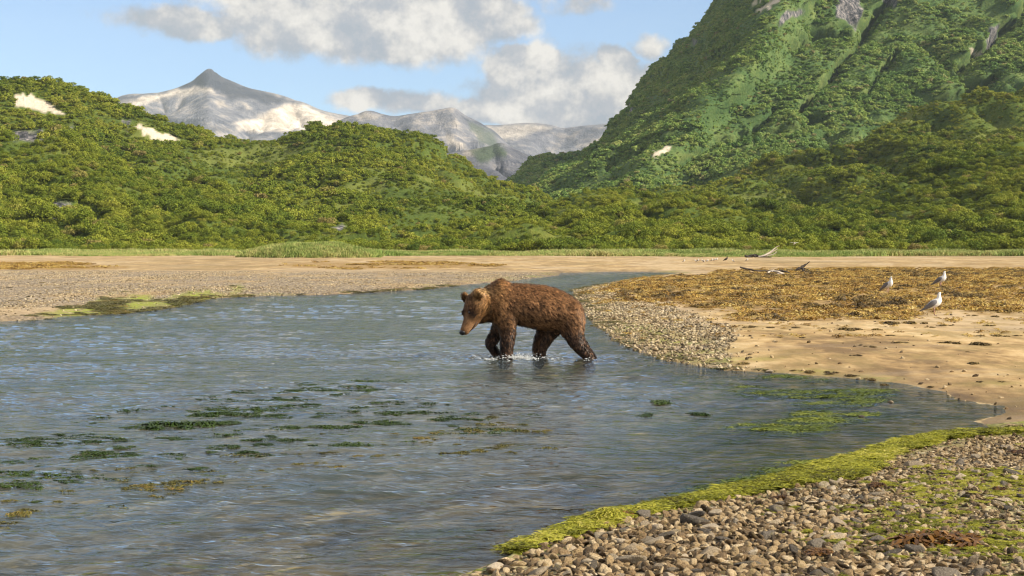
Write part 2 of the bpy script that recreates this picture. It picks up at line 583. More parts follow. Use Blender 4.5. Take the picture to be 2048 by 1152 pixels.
# ------------------------------------------------------------ hills
def catmull(Pts, n):
    """Pts (k, ...,3) -> (n, ...,3) along axis 0"""
    k = len(Pts)
    s = np.linspace(0, k - 1 - 1e-9, n)
    i = np.floor(s).astype(int)
    f = (s - i).reshape((-1,) + (1,) * (Pts.ndim - 1))
    g = lambda j: Pts[np.clip(j, 0, k - 1)]
    p0, p1, p2, p3 = g(i - 1), g(i), g(i + 1), g(i + 2)
    return .5 * (2 * p1 + (p2 - p0) * f + (2 * p0 - 5 * p1 + 4 * p2 - p3) * f ** 2 + (3 * p1 - p0 - 3 * p2 + p3) * f ** 3)


def world_pt(px, py, D):
    return ((px - 1024) / FPX * D, D, H + (HZ - py) / FPX * D)


def crest_hill(crest, foot_D, foot_py=490, conv=.85, back=160, nt=5):
    """crest: list of (px,py,D) -> columns foot..crest..back"""
    cols = []
    for (px, py, D) in crest:
        fd = foot_D
        x0, y0, z0 = world_pt(px, foot_py, fd)
        col = [(x0 * .98, y0 - 12, min(z0, 1.0) - 14)]
        for j in range(nt):
            tt = j / (nt - 1)
            d = fd + (D - fd) * tt
            y = foot_py + (py - foot_py) * tt ** conv
            col.append(world_pt(px, y, d))
        x, yy, z = world_pt(px, py, D)
        col.append((x * 1.12, yy + back * .5, z - back * .16))
        col.append((x * 1.3, yy + back * 1.3, z - back * .75))
        cols.append(col)
    return np.array(cols)


def hill_mesh(name, ctrl, nu, nv, amp, size, seed, mat, gully=0.0, gs=60.0, colour=None, label=None, calm=False, knoll=0.0):
    A = catmull(ctrl, nu)                       # (nu, rows, 3)
    A = catmull(np.swapaxes(A, 0, 1), nv)       # (nv, nu, 3)
    V = A.reshape(-1, 3).copy()
    n = fbm(V[:, 0] / size, V[:, 1] / size, V[:, 2] / size, octs=5, gain=.5, seed=seed)
    fade = np.ones(nv)
    if calm:
        k0 = np.linspace(0, ctrl.shape[1] - 1, nv)
        fade = .12 + .88 * sstep(np.abs(k0 - (ctrl.shape[1] - 3)), .1, 1.6)
    fade = np.repeat(fade, nu)
    V[:, 2] += amp * n * fade
    if knoll:
        V[:, 2] += knoll * np.abs(fbm(V[:, 0] / 24, V[:, 1] / 24, V[:, 2] / 24, octs=3, seed=seed + 3))
    if gully:
        q = V[:, 0] / gs + V[:, 2] / gs * .55
        g = 1 - np.abs(fbm(q, V[:, 1] / gs / 3, V[:, 2] / gs / 4, octs=4, gain=.5, seed=seed + 9)) * 2
        g = np.clip(g, 0, 1) ** 3
        V[:, 2] -= gully * g * fade
        V[:, 1] += gully * g * .6 * fade
    if name == "mountain" and calm is False:
        px, py = pix(V[:, 0], V[:, 1], V[:, 2])
        px = px + 8 * vnoise(px / 30, py / 30, seed=8)
        for line, dep_, wid in GULLIES:
            d2 = np.full(len(px), 1e9)
            for (ax, ay), (bx, by) in zip(line[:-1], line[1:]):
                ex, ey = bx - ax, by - ay
                tt = np.clip(((px - ax) * ex + (py - ay) * ey) / (ex * ex + ey * ey), 0, 1)
                d2 = np.minimum(d2, (px - ax - ex * tt) ** 2 + (py - ay - ey * tt) ** 2)
            V[:, 1] += dep_ * 1.15 * np.exp(-d2 / wid ** 2)
            V[:, 2] -= dep_ * .5 * np.exp(-d2 / wid ** 2)
    F = grid_faces(nv, nu)
    me = np_mesh(name, V, F, True)
    px, py = pix(V[:, 0], V[:, 1], V[:, 2])
    if colour is not None:
        vcol(me, "zones", colour(px, py, V))
    o = link(name, me, None, mat)
    tag(o, kind='structure')
    return o, V.reshape(nv, nu, 3)


def interp_crest(pts, D, n=14):
    xs = [p[0] for p in pts]; ys = [p[1] for p in pts]
    q = np.linspace(xs[0], xs[-1], n)
    y = np.interp(q, xs, ys)
    Dq = np.interp(q, [xs[0], xs[-1]], D) if isinstance(D, (tuple, list)) else np.full(n, D)
    return [(a, b, c) for a, b, c in zip(q, y, Dq)]


GULLIES = [([(1600, 225), (1640, 190), (1675, 140), (1715, 92), (1765, 20), (1790, -40)], 13, 9), ([(1930, 130), (1968, 100), (2015, 55), (2060, 10), (2100, -40)], 15, 12), ([(1735, 190), (1770, 145), (1800, 105)], 9, 8),
           ([(1360, 330), (1430, 290), (1500, 262), (1560, 215)], 8, 9), ([(1215, 330), (1290, 290), (1370, 262)], 7, 9), ([(1800, 260), (1860, 215), (1930, 185), (2000, 150)], 9, 10), ([(1480, 300), (1560, 262), (1640, 240)], 7, 10), ([(1590, 90), (1640, 70), (1690, 60)], 10, 12)]
MEADOW = [ [(1780, 250), (1850, 205), (1900, 190), (1860, 225), (1800, 262)],
          [(1300, 330), (1360, 305), (1400, 300), (1340, 335)], [(1440, 395), (1560, 380), (1700, 362), (1680, 380), (1560, 405), (1460, 408)], [(380, 300), (560, 290), (640, 305), (560, 330), (420, 335)], [(860, 350), (960, 372), (1010, 400), (940, 395)],
          [(640, 380), (760, 350), (800, 370), (700, 400)], [(1230, 405), (1330, 400), (1360, 412), (1260, 420)], [(1880, 300), (1960, 265), (2040, 240), (1990, 275)], [(280, 240), (330, 250), (300, 290), (240, 300)]]


# bare patches on the hills, (px, py) outlines: sand and rock
SANDP = [[(28, 190), (62, 188), (78, 200), (128, 226), (95, 224), (30, 214)], [(260, 248), (300, 255), (356, 277), (354, 286), (300, 276)],
         [(1304, 305), (1340, 290), (1336, 300), (1312, 312)], [(1513, 24), (1552, -4), (1560, 0), (1528, 22)], [(1495, 12), (1520, -8), (1526, -4), (1505, 10)],
         [(1938, 98), (1962, 108), (1958, 116), (1940, 110)]]
ROCKP = [[(22, 265), (50, 262), (90, 258), (85, 282), (30, 284)], [(100, 405), (143, 408), (140, 432), (100, 445)], [(180, 436), (198, 438), (196, 455), (180, 455)],
         [(1556, 40), (1572, 24), (1600, 18), (1612, 26), (1582, 38), (1562, 52)], [(1672, -10), (1715, -10), (1728, 20), (1708, 62), (1690, 40), (1672, 30)], [(1760, -10), (1800, -10), (1795, 14), (1770, 10)],
         [(1978, 58), (2000, 45), (1990, 90), (1972, 108)], [(1380, 80), (1395, 78), (1390, 96)], [(1255, 215), (1268, 200), (1262, 235)], [(125, 255), (150, 250), (150, 264)],
         [(660, 455), (690, 452), (690, 465)], [(245, 240), (258, 238), (252, 262)]]


def patch_cols(px, py, V):
    s = np.zeros(len(px)); r = np.zeros(len(px))
    jx = px + 5 * vnoise(px / 9, py / 9, seed=2)
    jy = py + 4 * vnoise(px / 9, py / 9, seed=4)
    for p in SANDP:
        s = np.maximum(s, sstep(poly_sd(p, jx, jy), -1.5, 1.5))
    for p in ROCKP:
        r = np.maximum(r, sstep(poly_sd(p, jx, jy), -2, 2))
    return np.stack([s, r, meadow_w(px, py), s * 0 + 1], 1)


def meadow_w(px, py):
    m = np.zeros(len(px))
    jx = px + 14 * fbm(px / 25, py / 18, octs=3, seed=12)
    jy = py + 10 * fbm(px / 25, py / 18, octs=3, seed=14)
    for p in MEADOW:
        m = np.maximum(m, sstep(poly_sd(p, jx, jy), -4, 6))
    return m


def hill_material(name, g1, g2, g3):
    m, t, out = material(name)
    geo = t.new('ShaderNodeNewGeometry')
    pos = geo.outputs['Position']
    n = t.noise(pos, .045, 6, .62)
    n2 = t.noise(pos, .6, 6, .7)
    c = t.ramp(t.math('ADD', t.math('MULTIPLY', n, .6), t.math('MULTIPLY', n2, .4)), [(.36, g1), (.5, g2), (.64, g3)])
    z = t.new('ShaderNodeSeparateColor')
    t.l.new(t.attr("zones"), z.inputs[0])
    rk = t.ramp(t.noise(t.scale_vec(pos, 1, 1, .35), .5, 7, .7), [(.40, (.03, .035, .04)), (.5, (.10, .10, .11)), (.66, (.34, .31, .29))])
    c = t.mix(t.math('MULTIPLY', z.outputs[2], .5), c, t.mix(n2, g3, (.20, .22, .06)))
    c = t.mix(z.outputs[0], c, t.mix(n2, (.40, .34, .26), (.72, .64, .52)))
    c = t.mix(z.outputs[1], c, rk)
    principled(t, out, c, .9, t.bump(n2, .9, .8), .1)
    return m


m_hill = hill_material("hill_scrub_ground", (.04, .065, .012), (.08, .115, .02), (.15, .165, .035))
m_hill2 = hill_material("mountain_scrub_ground", (.035, .08, .025), (.08, .13, .04), (.16, .2, .06))

HILLS = []
crest_L = [(-420, 120), (0, 155), (60, 162), (160, 182), (215, 208), (300, 236), (400, 262), (480, 270), (560, 272), (640, 258), (740, 246), (830, 260), (900, 292), (980, 335), (1070, 380), (1150, 425), (1230, 470)]
HILLS.append((*hill_mesh("hill", crest_hill([(a, b + 15, 590) for a, b in crest_L], 330, 480, .8), 420, 200, 3.5, 42, 11, m_hill, 4, 45, patch_cols, knoll=4), 'L'))
crest_I = [(-420, 240), (-150, 262), (0, 292), (120, 288), (200, 302), (262, 350), (330, 368), (400, 358), (470, 372), (540, 412), (610, 452), (680, 474), (760, 492)]
HILLS.append((*hill_mesh("hill", crest_hill([(a, b + 15, 415) for a, b in crest_I], 292, 494, .75, 90), 300, 140, 5, 26, 12, m_hill, 4, 30, patch_cols, knoll=7), 'I'))
crest_G = [(880, 492), (950, 468), (1020, 440), (1090, 412), (1170, 398), (1280, 392), (1380, 398), (1480, 412), (1560, 418), (1640, 405), (1740, 382), (1830, 350), (1930, 315), (2048, 272), (2200, 225), (2420, 160)]
HILLS.append((*hill_mesh("hill", crest_hill([(a, b + 14, 430) for a, b in crest_G], 292, 494, .8, 90), 360, 140, 4, 28, 13, m_hill, 4, 30, patch_cols, knoll=7), 'G'))
crest_F = [(1040, 440), (1130, 408), (1220, 388), (1300, 372), (1380, 366), (1440, 352), (1520, 322), (1610, 290), (1690, 268), (1760, 240), (1830, 214), (1920, 196), (2048, 158), (2200, 110), (2450, 40)]
HILLS.append((*hill_mesh("hill", crest_hill([(a, b + 13, 640) for a, b in crest_F], 400, 470, .9, 130), 380, 160, 7, 45, 14, m_hill, 7, 45, patch_cols, knoll=7), 'F'))
# the great mountain on the right
sil = [(1010, 430, 900), (1090, 375, 950), (1150, 338, 1020), (1196, 296, 1110), (1246, 240, 1210), (1296, 160, 1290), (1385, 62, 1370), (1458, -14, 1430), (1600, -150, 1500)]
bk = [(a + 150, b + 90, d + 330) for a, b, d in sil]
rdg = [(1090, 440, 640), (1130, 405, 680), (1190, 358, 710), (1255, 312, 745), (1320, 250, 785), (1400, 185, 820), (1465, 110, 860), (1520, 20, 910), (1650, -140, 980)]
c3 = [(1290, 440, 610), (1320, 405, 650), (1370, 350, 700), (1425, 298, 750), (1485, 235, 795), (1550, 165, 830), (1610, 88, 875), (1660, 0, 930), (1760, -140, 1000)]
c4 = [(1500, 440, 600), (1530, 395, 640), (1570, 335, 690), (1615, 280, 735), (1665, 215, 780), (1715, 150, 830), (1765, 75, 880), (1800, 0, 930), (1860, -140, 1010)]
c5 = [(1720, 440, 600), (1745, 380, 640), (1775, 320, 690), (1810, 262, 735), (1850, 200, 785), (1890, 130, 835), (1925, 60, 880), (1955, -10, 930), (2000, -140, 1010)]
c6 = [(1960, 440, 600), (1975, 370, 640), (1995, 305, 690), (2020, 245, 735), (2050, 180, 785), (2080, 110, 835), (2110, 40, 880), (2140, -20, 930), (2180, -150, 1010)]
c7 = [(2450, 440, 600), (2460, 350, 640), (2470, 270, 690), (2480, 200, 735), (2490, 130, 785), (2500, 60, 835), (2510, -10, 880), (2520, -80, 930), (2540, -190, 1010)]
ctrl = np.array([[world_pt(*p) for p in c] for c in (bk, sil, rdg, c3, c4, c5, c6, c7)])
HILLS.append((*hill_mesh("mountain", ctrl, 480, 330, 9, 80, 15, m_hill2, 11, 70, patch_cols, knoll=5), 'E'))
crest_D = [(960, 420), (1020, 368), (1050, 335), (1100, 312), (1150, 300), (1200, 296), (1270, 310), (1400, 340)]
HILLS.append((*hill_mesh("hill", crest_hill([(a, b + 2, 1350) for a, b in crest_D], 900, 440, .8, 200), 140, 90, 6, 90, 16, m_hill2, 5, 80, patch_cols), 'D'))


# far bare mountains
def rock_material(name, dark, mid, tan, green):
    m, t, out = material(name)
    geo = t.new('ShaderNodeNewGeometry')
    pos = geo.outputs['Position']
    n = t.noise(t.scale_vec(pos, 1, 1, 1.6), .004, 7, .65, .6)
    n2 = t.noise(t.scale_vec(pos, 1, 1, .35), .022, 7, .72)
    c = t.ramp(t.math('ADD', t.math('MULTIPLY', n, .45), t.math('MULTIPLY', n2, .55)), [(.36, dark), (.5, mid), (.66, tan)])
    z = t.new('ShaderNodeSeparateColor')
    t.l.new(t.attr("zones"), z.inputs[0])
    c = t.mix(z.outputs[0], c, t.mix(t.ss(t.noise(t.scale_vec(pos, 1, 1, .4), .02, 6, .7), .35, .65), (.38, .33, .27), (.74, .66, .55)))  # tan ash, with sunlit patches painted into its colour
    c = t.mix(z.outputs[1], c, t.mix(n2, (.015, .02, .035), (.04, .048, .07)))  # darker rock, with cloud shadows painted into its colour
    c = t.mix(z.outputs[2], c, green)
    principled(t, out, c, .95, t.bump(n2, 1.0, 14), .05)
    return m


m_peak = rock_material("bare_mountain_rock", (.06, .07, .10), (.17, .175, .20), (.46, .41, .36), (.06, .09, .04))


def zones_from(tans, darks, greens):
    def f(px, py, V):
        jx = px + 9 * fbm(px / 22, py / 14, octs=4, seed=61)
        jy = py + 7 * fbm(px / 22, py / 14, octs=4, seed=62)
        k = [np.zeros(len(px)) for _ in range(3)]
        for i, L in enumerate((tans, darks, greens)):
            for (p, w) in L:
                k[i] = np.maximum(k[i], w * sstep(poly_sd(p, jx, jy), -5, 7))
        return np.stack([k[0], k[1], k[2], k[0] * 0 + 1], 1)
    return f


def relief_crest(pts, D, foot_D, foot_py, back, dips):
    """crest hill whose face has buttresses: alternate columns come forward"""
    return crest_hill([(a, b, D) for a, b in pts], foot_D, foot_py, .95, back)


cA = [(60, 245), (140, 236), (215, 206), (250, 192), (300, 186), (345, 178), (380, 164), (402, 146), (416, 138), (430, 144), (452, 158), (500, 178), (545, 189), (600, 205), (650, 226), (720, 238), (800, 248), (950, 262)]
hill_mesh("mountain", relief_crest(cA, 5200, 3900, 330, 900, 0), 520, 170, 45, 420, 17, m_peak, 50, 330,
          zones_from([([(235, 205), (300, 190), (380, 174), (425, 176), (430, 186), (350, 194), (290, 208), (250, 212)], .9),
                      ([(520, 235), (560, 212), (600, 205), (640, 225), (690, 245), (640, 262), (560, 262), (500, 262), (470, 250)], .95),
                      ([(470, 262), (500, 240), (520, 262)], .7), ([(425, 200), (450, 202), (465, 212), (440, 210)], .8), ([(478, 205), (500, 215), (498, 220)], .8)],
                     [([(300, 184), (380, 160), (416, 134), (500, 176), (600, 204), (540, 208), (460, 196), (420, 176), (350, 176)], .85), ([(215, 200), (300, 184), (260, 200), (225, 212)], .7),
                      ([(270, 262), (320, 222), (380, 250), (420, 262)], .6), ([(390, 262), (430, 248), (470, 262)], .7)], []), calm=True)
cB = [(480, 300), (560, 275), (640, 262), (690, 236), (735, 220), (765, 226), (795, 232), (850, 224), (885, 217), (908, 215), (930, 228), (960, 243), (990, 262), (1030, 300), (1080, 340), (1140, 380)]
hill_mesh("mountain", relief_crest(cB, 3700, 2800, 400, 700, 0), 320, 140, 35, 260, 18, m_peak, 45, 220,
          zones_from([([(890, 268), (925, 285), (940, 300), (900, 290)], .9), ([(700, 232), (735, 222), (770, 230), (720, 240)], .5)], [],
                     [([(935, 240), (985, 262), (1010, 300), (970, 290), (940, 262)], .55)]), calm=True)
cB2 = [(820, 280), (900, 262), (960, 252), (1000, 252), (1060, 247), (1100, 250), (1130, 255), (1180, 250), (1240, 246), (1320, 236), (1420, 230)]
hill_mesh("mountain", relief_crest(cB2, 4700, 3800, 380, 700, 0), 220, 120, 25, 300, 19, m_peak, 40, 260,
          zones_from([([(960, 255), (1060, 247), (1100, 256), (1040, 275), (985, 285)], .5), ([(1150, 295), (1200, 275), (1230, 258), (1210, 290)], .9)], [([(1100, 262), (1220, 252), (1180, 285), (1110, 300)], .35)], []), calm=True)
cC = [(860, 330), (900, 308), (945, 300), (975, 292), (1002, 284), (1030, 298), (1062, 314), (1085, 330), (1120, 352), (1180, 380)]
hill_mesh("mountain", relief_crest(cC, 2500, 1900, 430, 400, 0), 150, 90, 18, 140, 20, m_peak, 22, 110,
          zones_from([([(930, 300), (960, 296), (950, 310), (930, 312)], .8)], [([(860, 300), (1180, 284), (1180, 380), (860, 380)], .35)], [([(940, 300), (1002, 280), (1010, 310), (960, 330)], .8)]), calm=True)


# ------------------------------------------------------------ instanced ground cover (stuff)
def protos(name, meshes, mat):
    c = bpy.data.collections.new(name)
    for i, me in enumerate(meshes):
        if not me.materials:
            me.materials.append(mat)
        o = bpy.data.objects.new("%s_%02d" % (name, i), me)
        c.objects.link(o)
    return c


def scatter(name, coll, pts, rots, scl, idx, label, cat):
    pts = np.asarray(pts, np.float32)
    n = len(pts)
    me = bpy.data.meshes.new(name)
    me.vertices.add(n)
    me.vertices.foreach_set('co', pts.ravel())
    scl = np.asarray(scl, np.float32)
    if scl.ndim == 1:
        scl = np.repeat(scl[:, None], 3, 1)
    a = me.attributes.new("rot", 'FLOAT_VECTOR', 'POINT'); a.data.foreach_set('vector', np.asarray(rots, np.float32).ravel())
    a = me.attributes.new("scl", 'FLOAT_VECTOR', 'POINT'); a.data.foreach_set('vector', np.ascontiguousarray(scl).ravel())
    a = me.attributes.new("pick", 'INT', 'POINT'); a.data.foreach_set('value', np.asarray(idx, np.int32))
    o = link(name, me)
    ng = bpy.data.node_groups.new(name + "_nodes", 'GeometryNodeTree')
    ng.interface.new_socket('Geometry', in_out='INPUT', socket_type='NodeSocketGeometry')
    ng.interface.new_socket('Geometry', in_out='OUTPUT', socket_type='NodeSocketGeometry')
    N = ng.nodes
    gi = N.new('NodeGroupInput'); go = N.new('NodeGroupOutput')
    ip = N.new('GeometryNodeInstanceOnPoints')
    ci = N.new('GeometryNodeCollectionInfo')
    ci.inputs['Collection'].default_value = coll
    ci.inputs['Separate Children'].default_value = True
    ci.inputs['Reset Children'].default_value = True

    def na(nm, ty):
        q = N.new('GeometryNodeInputNamedAttribute')
        q.data_type = ty
        q.inputs[0].default_value = nm
        return next(s_ for s_ in q.outputs if s_.enabled and s_.name == 'Attribute')
    L = ng.links
    e2r = N.new('FunctionNodeEulerToRotation')
    L.new(gi.outputs[0], ip.inputs['Points'])
    L.new(ci.outputs[0], ip.inputs['Instance'])
    ip.inputs['Pick Instance'].default_value = True
    L.new(na("pick", 'INT'), ip.inputs['Instance Index'])
    L.new(na("rot", 'FLOAT_VECTOR'), e2r.inputs[0])
    L.new(e2r.outputs[0], ip.inputs['Rotation'])
    L.new(na("scl", 'FLOAT_VECTOR'), ip.inputs['Scale'])
    L.new(ip.outputs[0], go.inputs[0])
    md = o.modifiers.new("scatter", 'NODES')
    md.node_group = ng
    tag(o, label, cat, kind='stuff')
    return o


def leaf_cloud(seed, n, r, h, size, lobes=7):
    """a shrub crown: leaf clumps spread through several overlapping lobes"""
    g = np.random.default_rng(seed)
    cs = np.stack([g.normal(0, .42, lobes) * r, g.normal(0, .42, lobes) * r, h * g.uniform(.25, .72, lobes)], 1)
    rs = r * g.uniform(.34, .62, lobes)
    li = g.choice(lobes, n, p=rs ** 2 / (rs ** 2).sum())
    d = g.normal(size=(n, 3))
    d /= np.linalg.norm(d, axis=1)[:, None]
    d[:, 2] = np.where(d[:, 2] < -.3, -d[:, 2], d[:, 2])
    rad = rs[li] * (g.uniform(.72, 1.08, n))
    c = cs[li] + d * rad[:, None] * np.array([1, 1, .85])
    c[:, 2] = np.maximum(c[:, 2], .1)
    nrm = d + g.normal(0, .45, (n, 3))
    nrm /= np.linalg.norm(nrm, axis=1)[:, None]
    a = np.cross(nrm, g.normal(size=(n, 3)))
    a /= np.linalg.norm(a, axis=1)[:, None]
    b = np.cross(nrm, a)
    s = size * g.uniform(.6, 1.3, n)[:, None]
    w = s * g.uniform(.5, .9, n)[:, None]
    V = np.stack([c - a * s, c + b * w + nrm * s * .15, c + a * s, c - b * w * .8 - nrm * s * .1], 1).reshape(-1, 3)
    F = np.arange(4 * n).reshape(n, 4)
    me = np_mesh("crown", V, F)
    tint = np.repeat(g.random(n), 4)
    vcol(me, "tint", np.stack([tint, tint, tint], 1))
    return me


def leaf_material(name, stops, warm):
    m, t, out = material(name)
    oi = t.new('ShaderNodeObjectInfo')
    big = t.math('ADD', t.math('MULTIPLY', t.noise(oi.outputs['Location'], .02, 3, .6), .6), t.math('MULTIPLY', t.noise(oi.outputs['Location'], .09, 3, .6), .4))
    tint = t.new('ShaderNodeSeparateColor')
    t.l.new(t.attr("tint"), tint.inputs[0])
    f = t.math('ADD', t.math('MULTIPLY', tint.outputs[0], .2), t.math('ADD', t.math('MULTIPLY', oi.outputs['Random'], .34), t.math('MULTIPLY', t.math('SUBTRACT', big, .35), 1.5)))
    c = t.ramp(f, stops)
    c = t.mix(t.ss(oi.outputs['Random'], .94, 1.0), c, warm)
    p = t.new('ShaderNodeBsdfPrincipled')
    t.put(p.inputs['Base Color'], c)
    p.inputs['Roughness'].default_value = .75
    p.inputs['Specular IOR Level'].default_value = .12
    tl = t.new('ShaderNodeBsdfTranslucent')
    t.put(tl.inputs[0], c)
    mx = t.new('ShaderNodeMixShader')
    mx.inputs[0].default_value = .22
    t.l.new(p.outputs[0], mx.inputs[1])
    t.l.new(tl.outputs[0], mx.inputs[2])
    t.l.new(mx.outputs[0], out.inputs[0])
    return m


m_leaf_w = leaf_material("scrub_leaves", [(.15, (.055, .10, .012)), (.42, (.145, .19, .018)), (.68, (.25, .275, .03)), (1.0, (.36, .34, .06))], (.26, .22, .07))
m_leaf_c = leaf_material("mountain_scrub_leaves", [(.15, (.07, .15, .04)), (.42, (.17, .27, .06)), (.68, (.28, .35, .085)), (.95, (.40, .41, .14))], (.30, .27, .12))
near_shrubs = protos("willow_crown", [leaf_cloud(200 + i, 900, 2.0, 3.2, .17, 9) for i in range(6)], m_leaf_w)
mid_shrubs = protos("alder_crown", [leaf_cloud(220 + i, 420, 2.0, 3.0, .27, 8) for i in range(6)], m_leaf_w)
far_shrubs = protos("hillside_crown", [leaf_cloud(240 + i, 170, 2.0, 3.0, .42, 6) for i in range(6)], m_leaf_c)


def hill_points(A, spacing, seed, keep=None, ymax=None):
    """random points over a lofted surface, with its normals"""
    g = np.random.default_rng(seed)
    p0, p1, p2, p3 = A[:-1, :-1], A[:-1, 1:], A[1:, 1:], A[1:, :-1]
    nrm = np.cross(p2 - p0, p3 - p1).reshape(-1, 3)
    area = np.linalg.norm(nrm, axis=1) / 2
    nrm = nrm / (2 * area[:, None] + 1e-9)
    nrm *= np.sign(nrm[:, 2:3] + 1e-9)
    n = g.poisson(area / spacing ** 2)
    q = np.repeat(np.arange(len(area)), n)
    u = g.random((len(q), 1)); v = g.random((len(q), 1))
    f = lambda p: p.reshape(-1, 3)[q]
    pt = f(p0) * (1 - u) * (1 - v) + f(p1) * u * (1 - v) + f(p2) * u * v + f(p3) * (1 - u) * v
    nn = nrm[q]
    view = pt - np.array([0, 0, H])
    dist = np.linalg.norm(view, axis=1)
    facing = -(view * nn).sum(1) / dist
    px, py = pix(pt[:, 0], pt[:, 1], pt[:, 2])
    ok = (facing > -.12) & (px > -260) & (px < 2300) & (py > -120) & (py < 500)
    pt, nn, px, py = pt[ok], nn[ok], px[ok], py[ok]
    jx = px + 4 * vnoise(px / 9, py / 9, seed=2); jy = py + 3 * vnoise(px / 9, py / 9, seed=4)
    m = np.ones(len(px), bool)
    for p in SANDP + ROCKP:
        m &= (poly_sd(p, jx, jy) < -1.0) & (poly_sd(p, jx, jy - 8) < -1.0)
    return pt[m], nn[m], px[m], py[m]


def terrain_cull(pt, idx):
    """drop shrubs buried under a nearer hill"""
    return pt


spec = {'L': (1.9, mid_shrubs, .62, 301), 'I': (1.7, near_shrubs, .66, 302), 'G': (1.7, near_shrubs, .64, 303),
        'F': (1.9, mid_shrubs, .60, 304), 'E': (2.1, far_shrubs, .68, 305), 'D': (3.4, far_shrubs, .95, 306)}
names = {'L': ('scrub', 'green alder scrub covering the long hill on the left'), 'I': ('scrub', 'dense green scrub on the near lobes of the left hill'),
         'G': ('scrub', 'dense olive green scrub on the low hill right of centre'), 'F': ('scrub', 'green scrub on the spur below the tall mountain'),
         'E': ('scrub', 'dark blue green scrub covering the steep tall mountain'), 'D': ('scrub', 'green scrub on the small far hill at the valley mouth')}
for (o, A, key) in HILLS:
    sp, coll, sc0, sd_ = spec[key]
    pt, nn, px, py = hill_points(A, sp, sd_)
    g = np.random.default_rng(sd_)
    n = len(pt)
    thin = fbm(pt[:, 0] / 26, pt[:, 1] / 26, pt[:, 2] / 26, octs=3, seed=sd_)
    keep = g.random(n) < np.clip(1.3 + 1.6 * thin, .7, 1)
    pt, thin = pt[keep], thin[keep]
    n = len(pt)
    s = sc0 * (1 - .35 * meadow_w(*pix(pt[:, 0], pt[:, 1], pt[:, 2]))) * (.5 + 1.0 * g.random(n) ** 2.2) * np.clip(.95 + 1.2 * thin, .5, 1.5)
    rot = np.stack([g.normal(0, .12, n), g.normal(0, .12, n), g.uniform(0, 6.28, n)], 1)
    pt[:, 2] -= .25 * s
    scatter("scrub", coll, pt, rot, np.stack([s, s, s * g.uniform(.75, 1.15, n)], 1), g.integers(0, 6, n), names[key][1], names[key][0])
    print("scrub", key, n)

# willow thicket at the foot of the hills
g = np.random.default_rng(310)
n = 2600
ty = 262 + 45 * g.random(n) ** 1.3
tx = (g.random(n) * 2 - 1) * .46 * ty
ty = ty + 6 * fbm(tx / 25, tx * 0, octs=2, seed=71)
tz = ground_z(tx, ty, np.full(n, 100.0)) - .2
s = g.uniform(.4, .85, n) * (.95 + .7 * fbm(tx / 9, ty / 12, octs=3, seed=72))
scatter("thicket", near_shrubs, np.stack([tx, ty, tz], 1), np.stack([s * 0, s * 0, g.uniform(0, 6.28, n)], 1), np.stack([s, s, s * 1.05], 1), g.integers(0, 6, n),
        'willow thicket along the foot of the hills behind the grass', 'thicket')


# grass of the far bank
def grass_tuft(seed, n, r, h, w):
    g = np.random.default_rng(seed)
    b = g.normal(0, .5, (n, 2)) * r
    th = g.uniform(0, 6.28, n)
    lean = g.normal(0, .25, (n, 2)) * h
    hh = h * g.uniform(.6, 1.1, n)
    dx, dy = np.cos(th) * w, np.sin(th) * w
    z0 = np.zeros(n)
    V = np.stack([np.stack([b[:, 0] - dx, b[:, 1] - dy, z0], 1), np.stack([b[:, 0] + dx, b[:, 1] + dy, z0], 1),
                  np.stack([b[:, 0] + lean[:, 0] * .4 + dx * .7, b[:, 1] + lean[:, 1] * .4 + dy * .7, hh * .6], 1),
                  np.stack([b[:, 0] + lean[:, 0], b[:, 1] + lean[:, 1], hh], 1)], 1).reshape(-1, 3)
    me = np_mesh("tuft", V, np.arange(4 * n).reshape(n, 4))
    tn = np.repeat(g.random(n), 4)
    vcol(me, "tint", np.stack([tn, tn, tn], 1))
    return me


m_grass, t, out = material("marsh_grass")
oi = t.new('ShaderNodeObjectInfo')
tn = t.new('ShaderNodeSeparateColor'); t.l.new(t.attr("tint"), tn.inputs[0])
f = t.math('ADD', t.math('MULTIPLY', tn.outputs[0], .25), t.math('ADD', t.math('MULTIPLY', oi.outputs['Random'], .25), t.math('MULTIPLY', t.noise(t.scale_vec(oi.outputs['Location'], 1, 2.5, 1), .035, 3), .85)))
principled(t, out, t.ramp(f, [(.42, (.13, .21, .04)), (.6, (.26, .33, .09)), (.78, (.38, .38, .13)), (.98, (.52, .42, .2))]), .7, None, .15)
tufts = protos("grass_tuft", [grass_tuft(330 + i, 70, .6, .75, .035) for i in range(4)], m_grass)
g = np.random.default_rng(332)
n = 26000
yy = 180 + 85 * g.random(n) ** 1.4
xx = (g.random(n) * 2 - 1) * .43 * yy
edge_n = fbm(xx / 30, xx * 0 + 3, octs=3, seed=74)
ok = yy > 190 + 34 * edge_n
xx, yy = xx[ok], yy[ok]
n = len(xx)
zz = ground_z(xx, yy, np.full(n, 100.0)) - .03
hs = g.uniform(.55, 1.05, n) * np.clip(.8 + 1.1 * fbm(xx / 9, yy / 14, octs=3, seed=75), .25, 1.5)
scatter("grass", tufts, np.stack([xx, yy, zz], 1), np.stack([hs * 0, hs * 0, g.uniform(0, 6.28, n)], 1), np.stack([hs * 1.2, hs * 1.2, hs], 1), g.integers(0, 4, n),
        'belt of green and straw coloured marsh grass along the far bank', 'grass')
